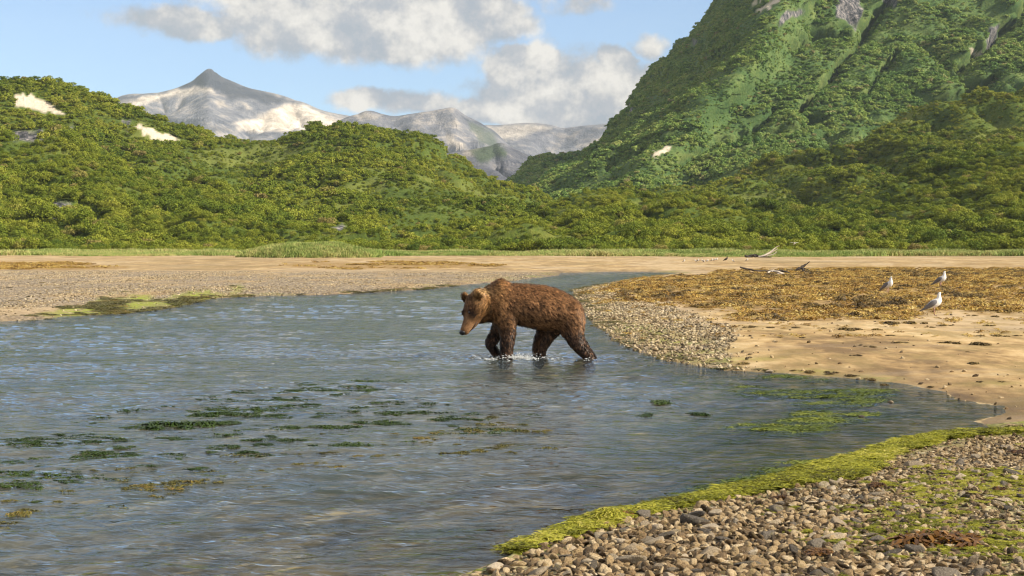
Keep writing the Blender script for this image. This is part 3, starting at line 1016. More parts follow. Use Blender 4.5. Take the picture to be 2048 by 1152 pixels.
# grassy mound
mx_, my_, mz_ = (620 - 1024) / FPX * 175, 175, .35
cu_ = np.linspace(-1, 1, 60)
MX, MY = np.meshgrid(cu_, cu_)
mw = np.clip(1 - (MX ** 2 + MY ** 2), 0, 1)
mh = (mw ** .8) * (1.5 + .4 * fbm(MX * 3, MY * 3, octs=3, seed=81)) - .1
mme = np_mesh("mound", np.stack([mx_ + MX.ravel() * 8.6, my_ + MY.ravel() * 6, mz_ + mh.ravel()], 1), grid_faces(60, 60), True)
vcol(mme, "zones", np.stack([MX.ravel() * 0] * 3, 1))
vcol(mme, "zones_b", np.stack([MX.ravel() * 0 + 1, MX.ravel() * 0, MX.ravel() * 0], 1))
tag(link("mound", mme, None, m_ground), kind='structure')
n = 2200
a = g.uniform(0, 6.28, n); r = np.sqrt(g.random(n))
ux, uy = r * np.cos(a), r * np.sin(a)
hz_ = np.clip(1 - r * r, 0, 1) ** .8 * (1.5 + .4 * fbm(ux * 3, uy * 3, octs=3, seed=81)) - .12
hs = g.uniform(.45, .85, n)
scatter("grass", tufts, np.stack([mx_ + ux * 8.6, my_ + uy * 6, mz_ + hz_], 1), np.stack([hs * 0, hs * 0, g.uniform(0, 6.28, n)], 1), hs, g.integers(0, 4, n),
        'pale green grass covering the low mound left of centre', 'grass')


# ------------------------------------------------------------ stones
def stone_mesh(seed, sub=2, flat=.6):
    bm = bmesh.new()
    bmesh.ops.create_icosphere(bm, subdivisions=sub, radius=1.0)
    g = np.random.default_rng(seed)
    flat = flat * g.uniform(.6, 1.1)
    co = np.array([v.co[:] for v in bm.verts])
    dirs = g.normal(size=(11, 3)); dirs /= np.linalg.norm(dirs, axis=1)[:, None]
    lim = g.uniform(.38, .85, 11)
    for d, l in zip(dirs, lim):   # chop with planes to get facets
        q = co @ d
        co = co - np.clip(q - l, 0, None)[:, None] * d * .92
    co *= (1 + .07 * fbm(co[:, 0] * 2.2 + seed, co[:, 1] * 2.2, co[:, 2] * 2.2, octs=3, seed=seed))[:, None]
    co *= np.array([1, g.uniform(.62, .9), flat * g.uniform(.7, 1.1)])
    for v, c in zip(bm.verts, co):
        v.co = c
    me = bpy.data.meshes.new("stone")
    bm.to_mesh(me); bm.free()
    me.polygons.foreach_set('use_smooth', np.ones(len(me.polygons), bool))
    return me


def stone_material(name, stops, barn=.5):
    m, t, out = material(name)
    oi = t.new('ShaderNodeObjectInfo')
    tcn = t.new('ShaderNodeTexCoord')
    ob = t.vmath('ADD', tcn.outputs['Object'], t.scale_vec(oi.outputs['Location'], 3, 3, 3))
    n = t.noise(ob, 2.2, 6, .65)
    f = t.math('ADD', t.math('MULTIPLY', oi.outputs['Random'], .7), t.math('MULTIPLY', n, .4))
    c = t.ramp(f, stops)
    sp = t.ss(t.noise(ob, 5.5, 4, .7), .60, .66)
    c = t.mix(t.math('MULTIPLY', sp, barn), c, (.62, .57, .47))
    c = t.mix(t.math('MULTIPLY', t.ss(t.noise(ob, 1.3, 4, .6), .55, .68), .45), c, (.20, .17, .04))
    principled(t, out, c, .72, t.bump(t.noise(ob, 5, 6, .7), .7, .08), .35)
    return m


ST = [(.1, (.025, .017, .009)), (.30, (.10, .064, .029)), (.50, (.26, .172, .082)), (.72, (.43, .31, .16)), (1.0, (.74, .61, .40))]
m_stone = stone_material("shore_stone", ST)
m_shell = stone_material("shell_gravel", [(.1, (.03, .024, .018)), (.33, (.15, .11, .06)), (.55, (.42, .32, .175)), (.8, (.62, .51, .32)), (1.0, (.80, .71, .52))], .7)
st_small = protos("pebble", [stone_mesh(400 + i, 2, .6) for i in range(10)], m_stone)
st_shell = protos("shell_pebble", [stone_mesh(420 + i, 1, .55) for i in range(8)], m_shell)


def on_ground(px0, px1, py0, py1, n, seed, jitter=None):
    """points of the ground spread evenly over part of the plan"""
    g = np.random.default_rng(seed)
    Y0, Y1 = H * FPX / (py1 - HZ), H * FPX / (py0 - HZ)
    Y = np.sqrt(g.random(n) * (Y1 ** 2 - Y0 ** 2) + Y0 ** 2)
    X = ((px0 - 1024) + (px1 - px0) * g.random(n)) / FPX * Y
    sd = sd_land(X, Y)
    return X, Y, sd, g


def rand_rot(g, n, t=.5):
    return np.stack([g.normal(0, t, n), g.normal(0, t, n), g.uniform(0, 6.28, n)], 1)


def put_scatter(name, coll, X, Y, sd, s, g, k, label, cat, sink=.3, tilt=.5, sxyz=None):
    Z = ground_z(X, Y, sd) + s * (0.5 - sink) * .5
    S = np.repeat(s[:, None], 3, 1) if sxyz is None else sxyz
    return scatter(name, coll, np.stack([X, Y, Z], 1), rand_rot(g, len(X), tilt), S, g.integers(0, k, len(X)), label, cat)


# near bank gravel
X, Y, sd, g = on_ground(800, 2350, 855, 1420, 70000, 500)
ok = (sd > .06) & (Y < 11.6)
ok &= g.random(len(X)) < np.where(sd < .3, .45, 1)
X, Y, sd = X[ok], Y[ok], sd[ok]
s = (.007 + .036 * g.random(len(X)) ** 3.5) * (1.05 - .4 * sstep(X, .8, 2.6))
put_scatter("gravel", st_small, X, Y, sd, s, g, 10, 'loose grey and tan gravel between the stones of the near bank', 'gravel', .15)
print('gravel', len(X))
# near bank: the larger stones, one object each
m_st_d = stone_material("dark_stone", [(.1, (.05, .042, .034)), (.6, (.12, .10, .075)), (1.0, (.2, .17, .13))], .35)
m_st_t = stone_material("tan_stone", [(.1, (.26, .2, .13)), (.6, (.42, .34, .23)), (1.0, (.58, .49, .36))], .35)
m_st_g = stone_material("grey_stone", [(.1, (.14, .115, .08)), (.6, (.29, .235, .16)), (1.0, (.46, .385, .27))], .5)
KIND = [("dark brown angular stone lying among the gravel of the near bank", "dark stones of the near bank", m_st_d),
        ("tan flat sided stone lying among the gravel of the near bank", "tan stones of the near bank", m_st_t),
        ("grey barnacled stone lying among the gravel of the near bank", "grey stones of the near bank", m_st_g)]
big = []
for k in range(3):
    for i in range(5):
        me = stone_mesh(450 + 10 * k + i, 3, .55)
        me.materials.append(KIND[k][2])
        big.append(me)
X, Y, sd, g = on_ground(930, 2080, 900, 1230, 4000, 510)
ok = (sd > .18) & (Y < 10.6)
X, Y, sd = X[ok], Y[ok], sd[ok]
placed = []
for x, y, d in zip(X, Y, sd):
    if len(placed) >= 280:
        break
    s = .034 + .035 * g.random() ** 2 + (.035 if g.random() < .08 else 0)
    s *= (1.0 if d > .3 else .8) * (1.05 - .42 * float(sstep(x, .8, 2.6)))
    px_, py_ = pix(x, y, .15)
    if not (880 < px_ < 2090 and py_ < 1175):
        continue
    if any((x - a) ** 2 + (y - b) ** 2 < (s + c) ** 2 * .75 for a, b, c in placed):
        continue
    placed.append((x, y, s))
PX = np.array(placed)
PZ = ground_z(PX[:, 0], PX[:, 1])
for (x, y, s), z in zip(placed, PZ):
    k = int(g.choice(3, p=[.28, .36, .36]))
    o = link("stone", big[k * 5 + int(g.integers(0, 5))])
    o.location = (x, y, z + s * .14)
    o.rotation_euler = (g.normal(0, .3), g.normal(0, .3), g.uniform(0, 6.28))
    o.scale = (s * g.uniform(.9, 1.4), s * g.uniform(.8, 1.1), s * g.uniform(.8, 1.2))
    tag(o, KIND[k][0], 'stone', KIND[k][1])

# shell gravel point on the right flat
X, Y, sd, g = on_ground(1110, 1520, 570, 745, 42000, 520)
px_, py_ = pix(X, Y, 0 * X)
w = zone(Z_GRAV_R, px_, py_, 22, 3, 32, 55)
w = np.maximum(w, .5 * np.exp(-sd / .5) * (Y > 13))
ok = (g.random(len(X)) < w) & (sd > -.05)
X, Y, sd = X[ok], Y[ok], sd[ok]
s = .014 + .036 * g.random(len(X)) ** 2
put_scatter("shell_gravel", st_shell, X, Y, sd, s, g, 8, 'pale shells and dark pebbles on the point beside the bear', 'gravel', .1)
print('shell', len(X))
# left bank gravel
X, Y, sd, g = on_ground(-120, 1130, 548, 650, 60000, 530)
ok = (sd > -.05) & (X / Y < .03)
ok &= g.random(len(X)) < .2 + .8 * sstep(fbm(X / 3, Y / 9, octs=4, gain=.6, seed=91), -.15, .3)
X, Y, sd = X[ok], Y[ok], sd[ok]
s = .014 + .035 * g.random(len(X)) ** 2.2
put_scatter("shell_gravel", st_shell, X, Y, sd, s, g, 8, 'pale grey gravel spread over the far left bank', 'gravel', .1)
print('left', len(X))
# few stones at the edge of the inlet and on flats
X, Y, sd, g = on_ground(1150, 2250, 556, 860, 26000, 540)
px_, py_ = pix(X, Y, 0 * X)
ok = (sd > -.03) & (Y > 10.9) & (g.random(len(X)) < .10 + .45 * np.exp(-np.maximum(sd, 0) / .35))
X, Y, sd = X[ok], Y[ok], sd[ok]
s = .014 + .035 * g.random(len(X)) ** 3
put_scatter("pebbles", st_small, X, Y, sd, s, g, 10, 'scattered pebbles on the sand flat by the inlet', 'pebbles', .2)


# ------------------------------------------------------------ seaweed and algae
def frond_mesh(seed, n, r, h, w, curl=.6, subs=0, lmul=1.0):
    """a clump of flat forked fronds lying over one another"""
    g = np.random.default_rng(seed)
    V, F, T = [], [], []
    SUB = [(g.uniform(-.65, .65), g.uniform(-.6, .6), g.uniform(.12, .36)) for _ in range(subs)]
    for i in range(n):
        a = g.uniform(0, 6.28)
        if subs: a = (0 if g.random() < .5 else math.pi) + g.normal(0, .5)
        b = np.array([g.normal(0, .38) * r, g.normal(0, .38) * r, 0])
        if subs:
            q_ = SUB[int(g.integers(0, subs))]
            b = np.array([q_[0] + g.normal(0, .5) * q_[2], q_[1] + g.normal(0, .3) * q_[2], 0]) * r
        L = r * g.uniform(.3, .75) * lmul
        z = h * g.uniform(.25, 1.0) * math.exp(-(b[0] ** 2 + b[1] ** 2) / (r * r) * 1.2)
        k = 4
        tn = g.random()
        base = len(V)
        for j in range(k + 1):
            t_ = j / k
            c = b + np.array([math.cos(a), math.sin(a), 0]) * L * t_
            c[2] = z * math.sin(math.pi * (.25 + .75 * t_)) + .004
            a += g.normal(0, curl) / k
            ww = w * (1.1 - .5 * abs(t_ - .5)) * g.uniform(.7, 1.2)
            q = np.array([-math.sin(a), math.cos(a), g.normal(0, .5)]) * ww
            V += [c - q, c + q]
            T += [tn, tn]
        for j in range(k):
            F.append((base + 2 * j, base + 2 * j + 1, base + 2 * j + 3, base + 2 * j + 2))
    me = np_mesh("fronds", np.array(V), np.array(F))
    T = np.array(T)
    vcol(me, "tint", np.stack([T, T, T], 1))
    return me


def frond_material(name, stops, rough=.5, trans=.2):
    m, t, out = material(name)
    oi = t.new('ShaderNodeObjectInfo')
    tn = t.new('ShaderNodeSeparateColor'); t.l.new(t.attr("tint"), tn.inputs[0])
    f = t.math('ADD', t.math('MULTIPLY', tn.outputs[0], .45), t.math('MULTIPLY', oi.outputs['Random'], .35))
    f = t.math('ADD', f, t.math('MULTIPLY', t.ss(t.noise(oi.outputs['Location'], .45, 5, .65), .35, .65), .25))
    c = t.ramp(f, stops)
    p = t.new('ShaderNodeBsdfPrincipled')
    t.put(p.inputs['Base Color'], c)
    p.inputs['Roughness'].default_value = rough
    p.inputs['Specular IOR Level'].default_value = .35
    tl = t.new('ShaderNodeBsdfTranslucent')
    t.put(tl.inputs[0], c)
    mx = t.new('ShaderNodeMixShader')
    mx.inputs[0].default_value = trans
    t.l.new(p.outputs[0], mx.inputs[1]); t.l.new(tl.outputs[0], mx.inputs[2])
    t.l.new(mx.outputs[0], out.inputs[0])
    return m


m_rock = frond_material("rockweed", [(.08, (.04, .028, .014)), (.30, (.17, .095, .022)), (.50, (.36, .215, .045)), (.72, (.49, .36, .09)), (.97, (.60, .50, .22))])
m_kelp = frond_material("brown_kelp", [(.1, (.02, .012, .006)), (.5, (.10, .045, .012)), (.9, (.28, .14, .03))], .35)
m_dry = frond_material("dried_seaweed", [(.1, (.04, .028, .015)), (.5, (.13, .09, .03)), (.9, (.32, .23, .07))])
m_green = frond_material("bright_algae", [(.12, (.05, .035, .012)), (.3, (.13, .14, .014)), (.55, (.30, .31, .025)), (.8, (.46, .43, .06)), (1.0, (.6, .52, .2))], .55, .3)
m_dgreen = frond_material("dark_algae", [(.1, (.012, .028, .005)), (.5, (.03, .06, .008)), (.9, (.07, .11, .015))], .35, .2)
m_olive = frond_material("olive_algae", [(.1, (.035, .028, .01)), (.4, (.08, .08, .018)), (.7, (.16, .14, .028)), (.95, (.26, .16, .05))], .45, .2)
p_rock = protos("rockweed_tuft", [frond_mesh(600 + i, 26, .22, .07, .012) for i in range(6)], m_rock)
p_green = protos("algae_tuft", [frond_mesh(620 + i, 170, .085, .016, .0017, 1.9, 5, 1.2) for i in range(6)], m_green)
p_dgreen = protos("dark_algae_tuft", [frond_mesh(640 + i, 80, .16, .03, .004, 1.4) for i in range(6)], m_dgreen)

X, Y, sd, g = on_ground(1120, 2250, 540, 662, 52000, 700)
px_, py_ = pix(X, Y, 0 * X)
w = zone(Z_WEED, px_, py_, 34, 4, 31, 60)
w = w * (.12 + .88 * sstep(fbm(X / 1.3, Y / 3.0, octs=5, gain=.65, seed=93), -.08, .26)) * (.45 + .55 * sstep(fbm(X / 7, Y / 9, octs=3, seed=94), -.3, .1))
ok = (g.random(len(X)) < w) & (sd > .1)
X, Y, sd = X[ok], Y[ok], sd[ok]
put_scatter("rockweed", p_rock, X, Y, sd, g.uniform(.4, 1.15, len(X)), g, 6, 'orange brown rockweed carpeting the flat behind the bear', 'seaweed', .48, .12)
print('weed', len(X))
X, Y, sd, g = on_ground(1140, 2250, 544, 672, 5500, 703)
px_, py_ = pix(X, Y, 0 * X)
w = zone(Z_WEED, px_, py_, 34, 4, 31, 60) * (.08 + .7 * sstep(fbm(X / 1.8, Y / 2.4, octs=4, gain=.6, seed=99), -.05, .3))
ok = (g.random(len(X)) < w) & (sd > .1)
X, Y, sd = X[ok], Y[ok], sd[ok]
put_scatter("dried_weed", protos("dried_tuft", [frond_mesh(690 + i, 30, .2, .08, .012) for i in range(4)], m_dry), X, Y, sd, g.uniform(.5, 1.3, len(X)), g, 4, 'dark dried seaweed mixed into the orange brown carpet', 'seaweed', .46, .15)
X, Y, sd, g = on_ground(1180, 2250, 552, 690, 22000, 705)
ok = (sd > .3) & (g.random(len(X)) < .08 + .6 * sstep(fbm(X / 2.2, Y / 2.2, octs=4, gain=.6, seed=96), .05, .35)) & (Y > 15)
X, Y, sd = X[ok], Y[ok], sd[ok]
put_scatter("rockweed", p_rock, X, Y, sd, g.uniform(.15, .6, len(X)), g, 6, 'scraps of dry rockweed strewn over the open sand flat', 'seaweed', .48, .12)
# orange bands of the left bank
X, Y, sd, g = on_ground(-120, 1150, 527, 549, 16000, 710)
px_, py_ = pix(X, Y, 0 * X)
w = np.maximum(zone(Z_OR1, px_, py_, 8, 6, 33, 16), zone(Z_OR2, px_, py_, 8, 6, 34, 18))
w = w * sstep(fbm(X / 5, Y / 9, octs=5, gain=.65, seed=98), -.15, .3)
ok = g.random(len(X)) < w
X, Y, sd = X[ok], Y[ok], sd[ok]
put_scatter("rockweed", p_rock, X, Y, sd, g.uniform(.8, 1.6, len(X)), g, 6, 'rust orange seaweed bands across the far left flat', 'seaweed', .48, .1)
# bright algae fringe of the near bank
X, Y, sd, g = on_ground(860, 2080, 862, 1260, 90000, 720)
px_, py_ = pix(X, Y, 0 * X)
lim = .03 + .36 * fbm(X / .8, Y / .8, octs=4, gain=.6, seed=95) + .09 * np.exp(-((px_ - 1640) / 330) ** 2)
ms = sstep(fbm(X / .8, Y / .8, octs=4, seed=36) + .5 * sstep(px_ + (py_ - 900) * 1.2, 1780, 2150) - .14, .05, .6)
ok = ((sd > -.06 - .1 * (px_ > 1450)) & (sd < lim) & (g.random(len(X)) < .7 * sstep(fbm(X / .3, Y / .3, octs=4, gain=.65, seed=195), -.38, .08))) | ((sd > .3) & (g.random(len(X)) < ms * .075))
ok &= Y < 11.2
X, Y, sd = X[ok], Y[ok], sd[ok]
put_scatter("algae", p_green, X, Y, sd, g.uniform(.55, 1.15, len(X)) * np.where(sd > .3, .42, 1), g, 6, 'yellow green algae fringe along the near bank', 'algae', .46, .07)
print('algae', len(X))
# algae of the left bank edge and shell point
X, Y, sd, g = on_ground(60, 1560, 570, 760, 40000, 730)
px_, py_ = pix(X, Y, 0 * X)
w = np.maximum(zone(Z_ALG_L, px_, py_, 16, 3, 35, 45) * .95 * sstep(fbm(X / 1.2, Y / 2.5, octs=4, gain=.6, seed=133), -.12, .3), (np.exp(-((sd - .15) / .3) ** 2) * .5 * (fbm(X, Y, octs=3, seed=97) > -.1)))
ok = (g.random(len(X)) < w * .7) & (sd > -.05)
X, Y, sd = X[ok], Y[ok], sd[ok]
so = g.uniform(.5, 1.2, len(X)) * (.5 + .5 * sstep(Y, 15, 35))
put_scatter("algae", protos("olive_algae_tuft", [frond_mesh(660 + i, 50, .2, .05, .009, 1.2) for i in range(4)], m_olive), X, Y, sd, so * .2, g, 4,
            'olive algae along the water edge of both banks', 'algae', .5, .05, np.stack([so, so, so * .55], 1))
# submerged and floating green algae by the inlet and before the near bank
p_float = protos("floating_algae", [frond_mesh(680 + i, 90, .22, .03, .005, 1.0) for i in range(5)], frond_material("floating_algae", [(.1, (.03, .05, .006)), (.5, (.10, .14, .012)), (.9, (.26, .28, .03))], .4, .2))
Z_F = [[(1480, 762), (1560, 752), (1700, 765), (1760, 790), (1700, 805), (1580, 790), (1500, 782)], [(1600, 800), (1650, 795), (1770, 800), (1720, 820), (1640, 812)],
       [(1510, 850), (1600, 822), (1740, 830), (1690, 850), (1580, 862)], [(1340, 990), (1500, 950), (1700, 915), (1720, 925), (1560, 972), (1440, 1000)], [(1700, 930), (1560, 935), (1850, 880), (1900, 882)]]
X, Y, sd, g = on_ground(1300, 1950, 745, 1010, 16000, 740)
px_, py_ = pix(X, Y, 0 * X)
w = 0
for i, zf in enumerate(Z_F):
    w = np.maximum(w, zone(zf, px_, py_, 16, 3, 300 + i, 44) * .8)
w = w * sstep(fbm(X / 1.0 + Y * .35, Y / .22, octs=5, gain=.65, seed=399), .0, .22)
ok = (g.random(len(X)) < w) & (sd < .05)
X, Y, sd = X[ok], Y[ok], sd[ok]
s = g.uniform(.3, .75, len(X))
scatter("floating_algae", p_float, np.stack([X, Y, np.full(len(X), -.010)], 1), rand_rot(g, len(X), .04) * np.array([1, 1, .12]) + np.array([0, 0, .1]), np.stack([s * 1.7, s * .7, s * .6], 1), g.integers(0, 5, len(X)),
        'streaming green algae in the shallow inlet on the right', 'algae')


def things(name, cat, group, label, meshes, spots, seed, zoff=0.0, water_lvl=False):
    g = np.random.default_rng(seed)
    for q in spots:
        px, py, w = q[:3]
        lab = q[3] if len(q) > 3 else label
        if water_lvl:
            x, y = P(px, py); z = zoff
        else:
            x, y, z = G(px, py); z += zoff
        s = (w / FPX * y) / 2 * (1.3 if water_lvl else 1.0)
        o = link(name, meshes[int(g.integers(0, len(meshes)))])
        o.location = (x, y, z)
        o.rotation_euler = (0, 0, g.normal(0, .35) + (math.pi if g.random() < .5 else 0))
        o.scale = (s, s * g.uniform(.7, 1.0) * 1.3, s * g.uniform(.5, .8))
        tag(o, lab, cat, group)


dark_clumps = [frond_mesh(760 + i, 520, 1.0, .15, .020, 1.3, 7, .35) for i in range(8)]
for me in dark_clumps: me.materials.append(m_dgreen)
olive_clumps = [frond_mesh(770 + i, 260, 1.0, .22, .026, 1.3, 6, .3) for i in range(8)]
for me in olive_clumps: me.materials.append(m_olive)
dry_clumps = [frond_mesh(780 + i, 200, 1.0, .34, .035, 1.2, 5, .4) for i in range(6)]
for me in dry_clumps: me.materials.append(m_dry)
kelp_clumps = [frond_mesh(790 + i, 240, 1.0, .4, .034, 1.4, 6, .7) for i in range(3)]
for me in kelp_clumps: me.materials.append(m_kelp)

Z_BAND = [(-60, 940), (180, 835), (450, 785), (760, 762), (900, 835), (1120, 846), (1120, 885), (900, 930), (640, 945), (450, 965), (150, 1025), (-60, 1060)]
for nm_, mat_, yl, sd_s, lab_ in (("algae_scraps", m_dgreen, 0, 61, 'small scraps of dark green algae scattered across the river'), ("weed_scraps", m_olive, 1, 62, 'scraps of olive and rust weed strung across the river')):
    X, Y, sd, g = on_ground(-100, 1450, 755, 1080, 30000, 750 + yl)
    px_, py_ = pix(X, Y, 0 * X)
    w = zone(Z_BAND, px_, py_, 40, 2, 66, 40)
    low_ = sstep(py_ - (985 - (px_ - 50) * .125), -35, 12)
    w = w * (low_ if yl else 1 - low_) * sstep(fbm(X / .5, Y / .3, octs=5, gain=.7, seed=sd_s), .14, .36)
    ok = (g.random(len(X)) < w * (.28 if yl else .62)) & (sd < -.4)
    X, Y = X[ok], Y[ok]
    s = g.uniform(.2, .75, len(X))
    scatter(nm_, protos(nm_ + "_tuft", [frond_mesh(670 + 5 * yl + i, 30, .10, .022, .0045, 1.2, 3, .6) for i in range(4)], mat_), np.stack([X, Y, np.full(len(X), -.002)], 1),
            np.stack([X * 0, X * 0, g.normal(.1, .3, len(X))], 1), np.stack([s * 1.5, s, s], 1), g.integers(0, 4, len(X)), lab_, 'algae')
lab_g = 'small dark green algae patch breaking the surface of the river'
things("algae_patch", "algae", "dark algae patches in the river", lab_g, dark_clumps, [
    (340, 853, 120, 'largest dark green algae patch in the river'), (405, 850, 90, 'dark green algae lobe joined to the right of the largest patch'),
    (455, 846, 50), (345, 878, 60), (375, 880, 40), (322, 876, 30), (430, 830, 90), (490, 826, 60), (555, 831, 50), (585, 856, 52), (540, 873, 40), (525, 890, 44),
    (342, 916, 60), (330, 922, 40), (258, 908, 50), (240, 895, 50), (396, 937, 44, 'round dark green algae mound low in the river left of centre'), (695, 890, 58, 'thick dark green algae mound in the centre of the river'), (635, 834, 34),
    (672, 857, 36), (468, 805, 26), (412, 810, 16), (560, 800, 40), (620, 810, 44), (672, 790, 34), (738, 780, 36), (720, 832, 22), (905, 852, 26), (850, 825, 20), (780, 848, 60), (710, 772, 26),
    (25, 955, 48), (50, 988, 46), (72, 1004, 30), (24, 925, 40), (80, 935, 40), (185, 846, 22), (195, 875, 34), (230, 875, 24), (180, 905, 30), (70, 918, 24), (780, 797, 24), (150, 845, 14),
    (500, 905, 50), (450, 895, 60), (590, 782, 40), (420, 905, 30), (808, 925, 30), (600, 880, 30), (1330, 806, 70), (1400, 830, 60), (1290, 830, 50)], 801, .0, True)
lab_o = 'small olive and rust seaweed tuft in the line across the river'
things("seaweed_tuft", "seaweed", "olive seaweed tufts across the river", lab_o, olive_clumps, [
    (448, 947, 22, 'yellow brown seaweed tuft at the lower end of the line in the river'), (305, 966, 16), (208, 957, 14), (190, 942, 26), (130, 985, 40), (115, 1005, 26), (60, 1022, 50), (40, 1030, 60), (150, 1008, 20),
    (255, 978, 36), (300, 976, 30), (350, 967, 50), (395, 965, 30), (475, 952, 26), (520, 944, 40), (560, 939, 22), (600, 930, 34), (635, 927, 30), (650, 907, 36), (665, 905, 26),
    (715, 913, 30), (760, 912, 28), (800, 912, 30), (840, 878, 34), (852, 885, 26), (850, 912, 26), (890, 910, 44), (920, 907, 46), (955, 903, 40), (985, 898, 36), (1010, 893, 40),
    (950, 862, 40), (1000, 860, 44), (1040, 863, 40), (1075, 865, 36), (1095, 862, 26), (880, 862, 20), (980, 835, 30), (1000, 846, 24), (930, 833, 26), (870, 868, 30), (770, 890, 18), (790, 868, 24),
    (730, 895, 20), (470, 925, 20), (100, 960, 30), (18, 1003, 26), (643, 868, 12), (710, 850, 12), (560, 915, 20), (1050, 850, 26), (955, 848, 20), (915, 890, 22), (1020, 905, 26)], 802, .002, True)
lab_d = 'small clump of dried brown seaweed on the open sand'
things("seaweed_clump", "seaweed", "dried seaweed clumps on the sand", lab_d, dry_clumps, [
    (1500, 655, 40), (1540, 656, 30), (1590, 656, 24), (1644, 657, 26), (1700, 660, 60), (1755, 660, 36), (1780, 648, 60), (1830, 648, 56), (1890, 652, 40), (1600, 640, 40), (1945, 632, 30), (1990, 634, 26),
    (1955, 690, 60, 'widest dried seaweed heap on the open sand at the right'), (1900, 687, 50), (1975, 652, 36), (1800, 686, 40), (1740, 694, 30), (1780, 672, 24), (2000, 673, 50), (1963, 672, 24), (2035, 672, 24), (1715, 711, 28),
    (1945, 728, 38, 'lone spiky seaweed clump on sand below the wide heap'), (1486, 728, 40, 'dark seaweed clump at the water edge right of the shell point'), (1470, 738, 24), (1935, 704, 14), (1605, 676, 22), (1560, 675, 16), (2044, 658, 18), (1860, 655, 26),
    (1660, 745, 40), (1700, 750, 44), (1740, 758, 36), (1620, 742, 36), (1590, 740, 26), (1770, 770, 30), (1860, 775, 24), (1960, 764, 24), (2005, 764, 20)], 803)
things("kelp_heap", "seaweed", None, '', kelp_clumps, [
    (1865, 1090, 190, 'large dark brown kelp heap on mossy stones near the lower right corner'), (1640, 1112, 70, 'small orange brown kelp tuft left of the large kelp heap'),
    (1755, 976, 50, 'rust brown kelp tuft on stones near the algae fringe'), (1240, 1038, 90, 'dark red brown seaweed mat at the water edge'), (1120, 1082, 60, 'brown seaweed lump at the waterline beside dark rocks'),
    (2035, 908, 40, 'orange seaweed tuft at the right end of the stone bank'), (2000, 985, 46, 'rusty seaweed tuft among stones at the right edge of the bank'), (1560, 1000, 40, 'flat brown seaweed piece on stones above the tan boulder')], 804, .015)
tags_far = 'dark seaweed spot lying on the pale gravel of the left bank'
things("seaweed_clump", "seaweed", "dark seaweed spots on the left bank", tags_far, dry_clumps, [(295, 565, 18), (60, 594, 22), (22, 602, 20), (85, 566, 18), (565, 547, 10), (115, 576, 14), (20, 576, 20), (12, 612, 14)], 805)


# ------------------------------------------------------------ tubes, lofts
def loft(secs, n=20, cap=True):
    """secs: list of (centre, axis_u, axis_v) rings"""
    V, F = [], []
    for (c, u, v) in secs:
        c = np.array(c, float); u = np.array(u, float); v = np.array(v, float)
        for k in range(n):
            a = 2 * math.pi * k / n
            V.append(c + u * math.cos(a) + v * math.sin(a))
    for i in range(len(secs) - 1):
        for k in range(n):
            a, b = i * n + k, i * n + (k + 1) % n
            F.append((a, b, b + n, a + n))
    if cap:
        for i, s in ((0, 1), (len(secs) - 1, -1)):
            V.append(np.array(secs[i][0], float))
            ci = len(V) - 1
            for k in range(n):
                a, b = i * n + k, i * n + (k + 1) % n
                F.append((b, a, ci) if s == 1 else (a, b, ci))
    return V, F


def mesh_from(name, parts, smooth=True):
    V, F = [], []
    for (v, f) in parts:
        o = len(V)
        V += [tuple(map(float, p)) for p in v]
        F += [tuple(i + o for i in q) for q in f]
    me = bpy.data.meshes.new(name)
    me.from_pydata(V, [], F)
    me.update()
    if smooth:
        me.polygons.foreach_set('use_smooth', np.ones(len(me.polygons), bool))
    return me


def tube(pts, radii, n=10, flat=1.0):
    pts = [np.array(p, float) for p in pts]
    secs = []
    for i, p in enumerate(pts):
        d = pts[min(i + 1, len(pts) - 1)] - pts[max(i - 1, 0)]
        d /= np.linalg.norm(d) + 1e-9
        ref = np.array([0, 1, 0]) if abs(d[1]) < .9 else np.array([1, 0, 0])
        u = np.cross(d, ref); u /= np.linalg.norm(u)
        v = np.cross(d, u)
        r = radii[i]
        ru, rv = (r if isinstance(r, tuple) else (r, r * flat))
        secs.append((p, u * ru, v * rv))
    return loft(secs, n)


# ------------------------------------------------------------ the bear
YB = 18.2
S_ = FPX / YB


def B(cx, cy, dy=0.0):
    """outline coordinate of the bear -> world (x, y, z)"""
    px = 880 + cx / 4.26667; py = 530 + cy / 4.26667
    return np.array([(px - 1024) / S_, YB + dy, H - (py - HZ) / S_])


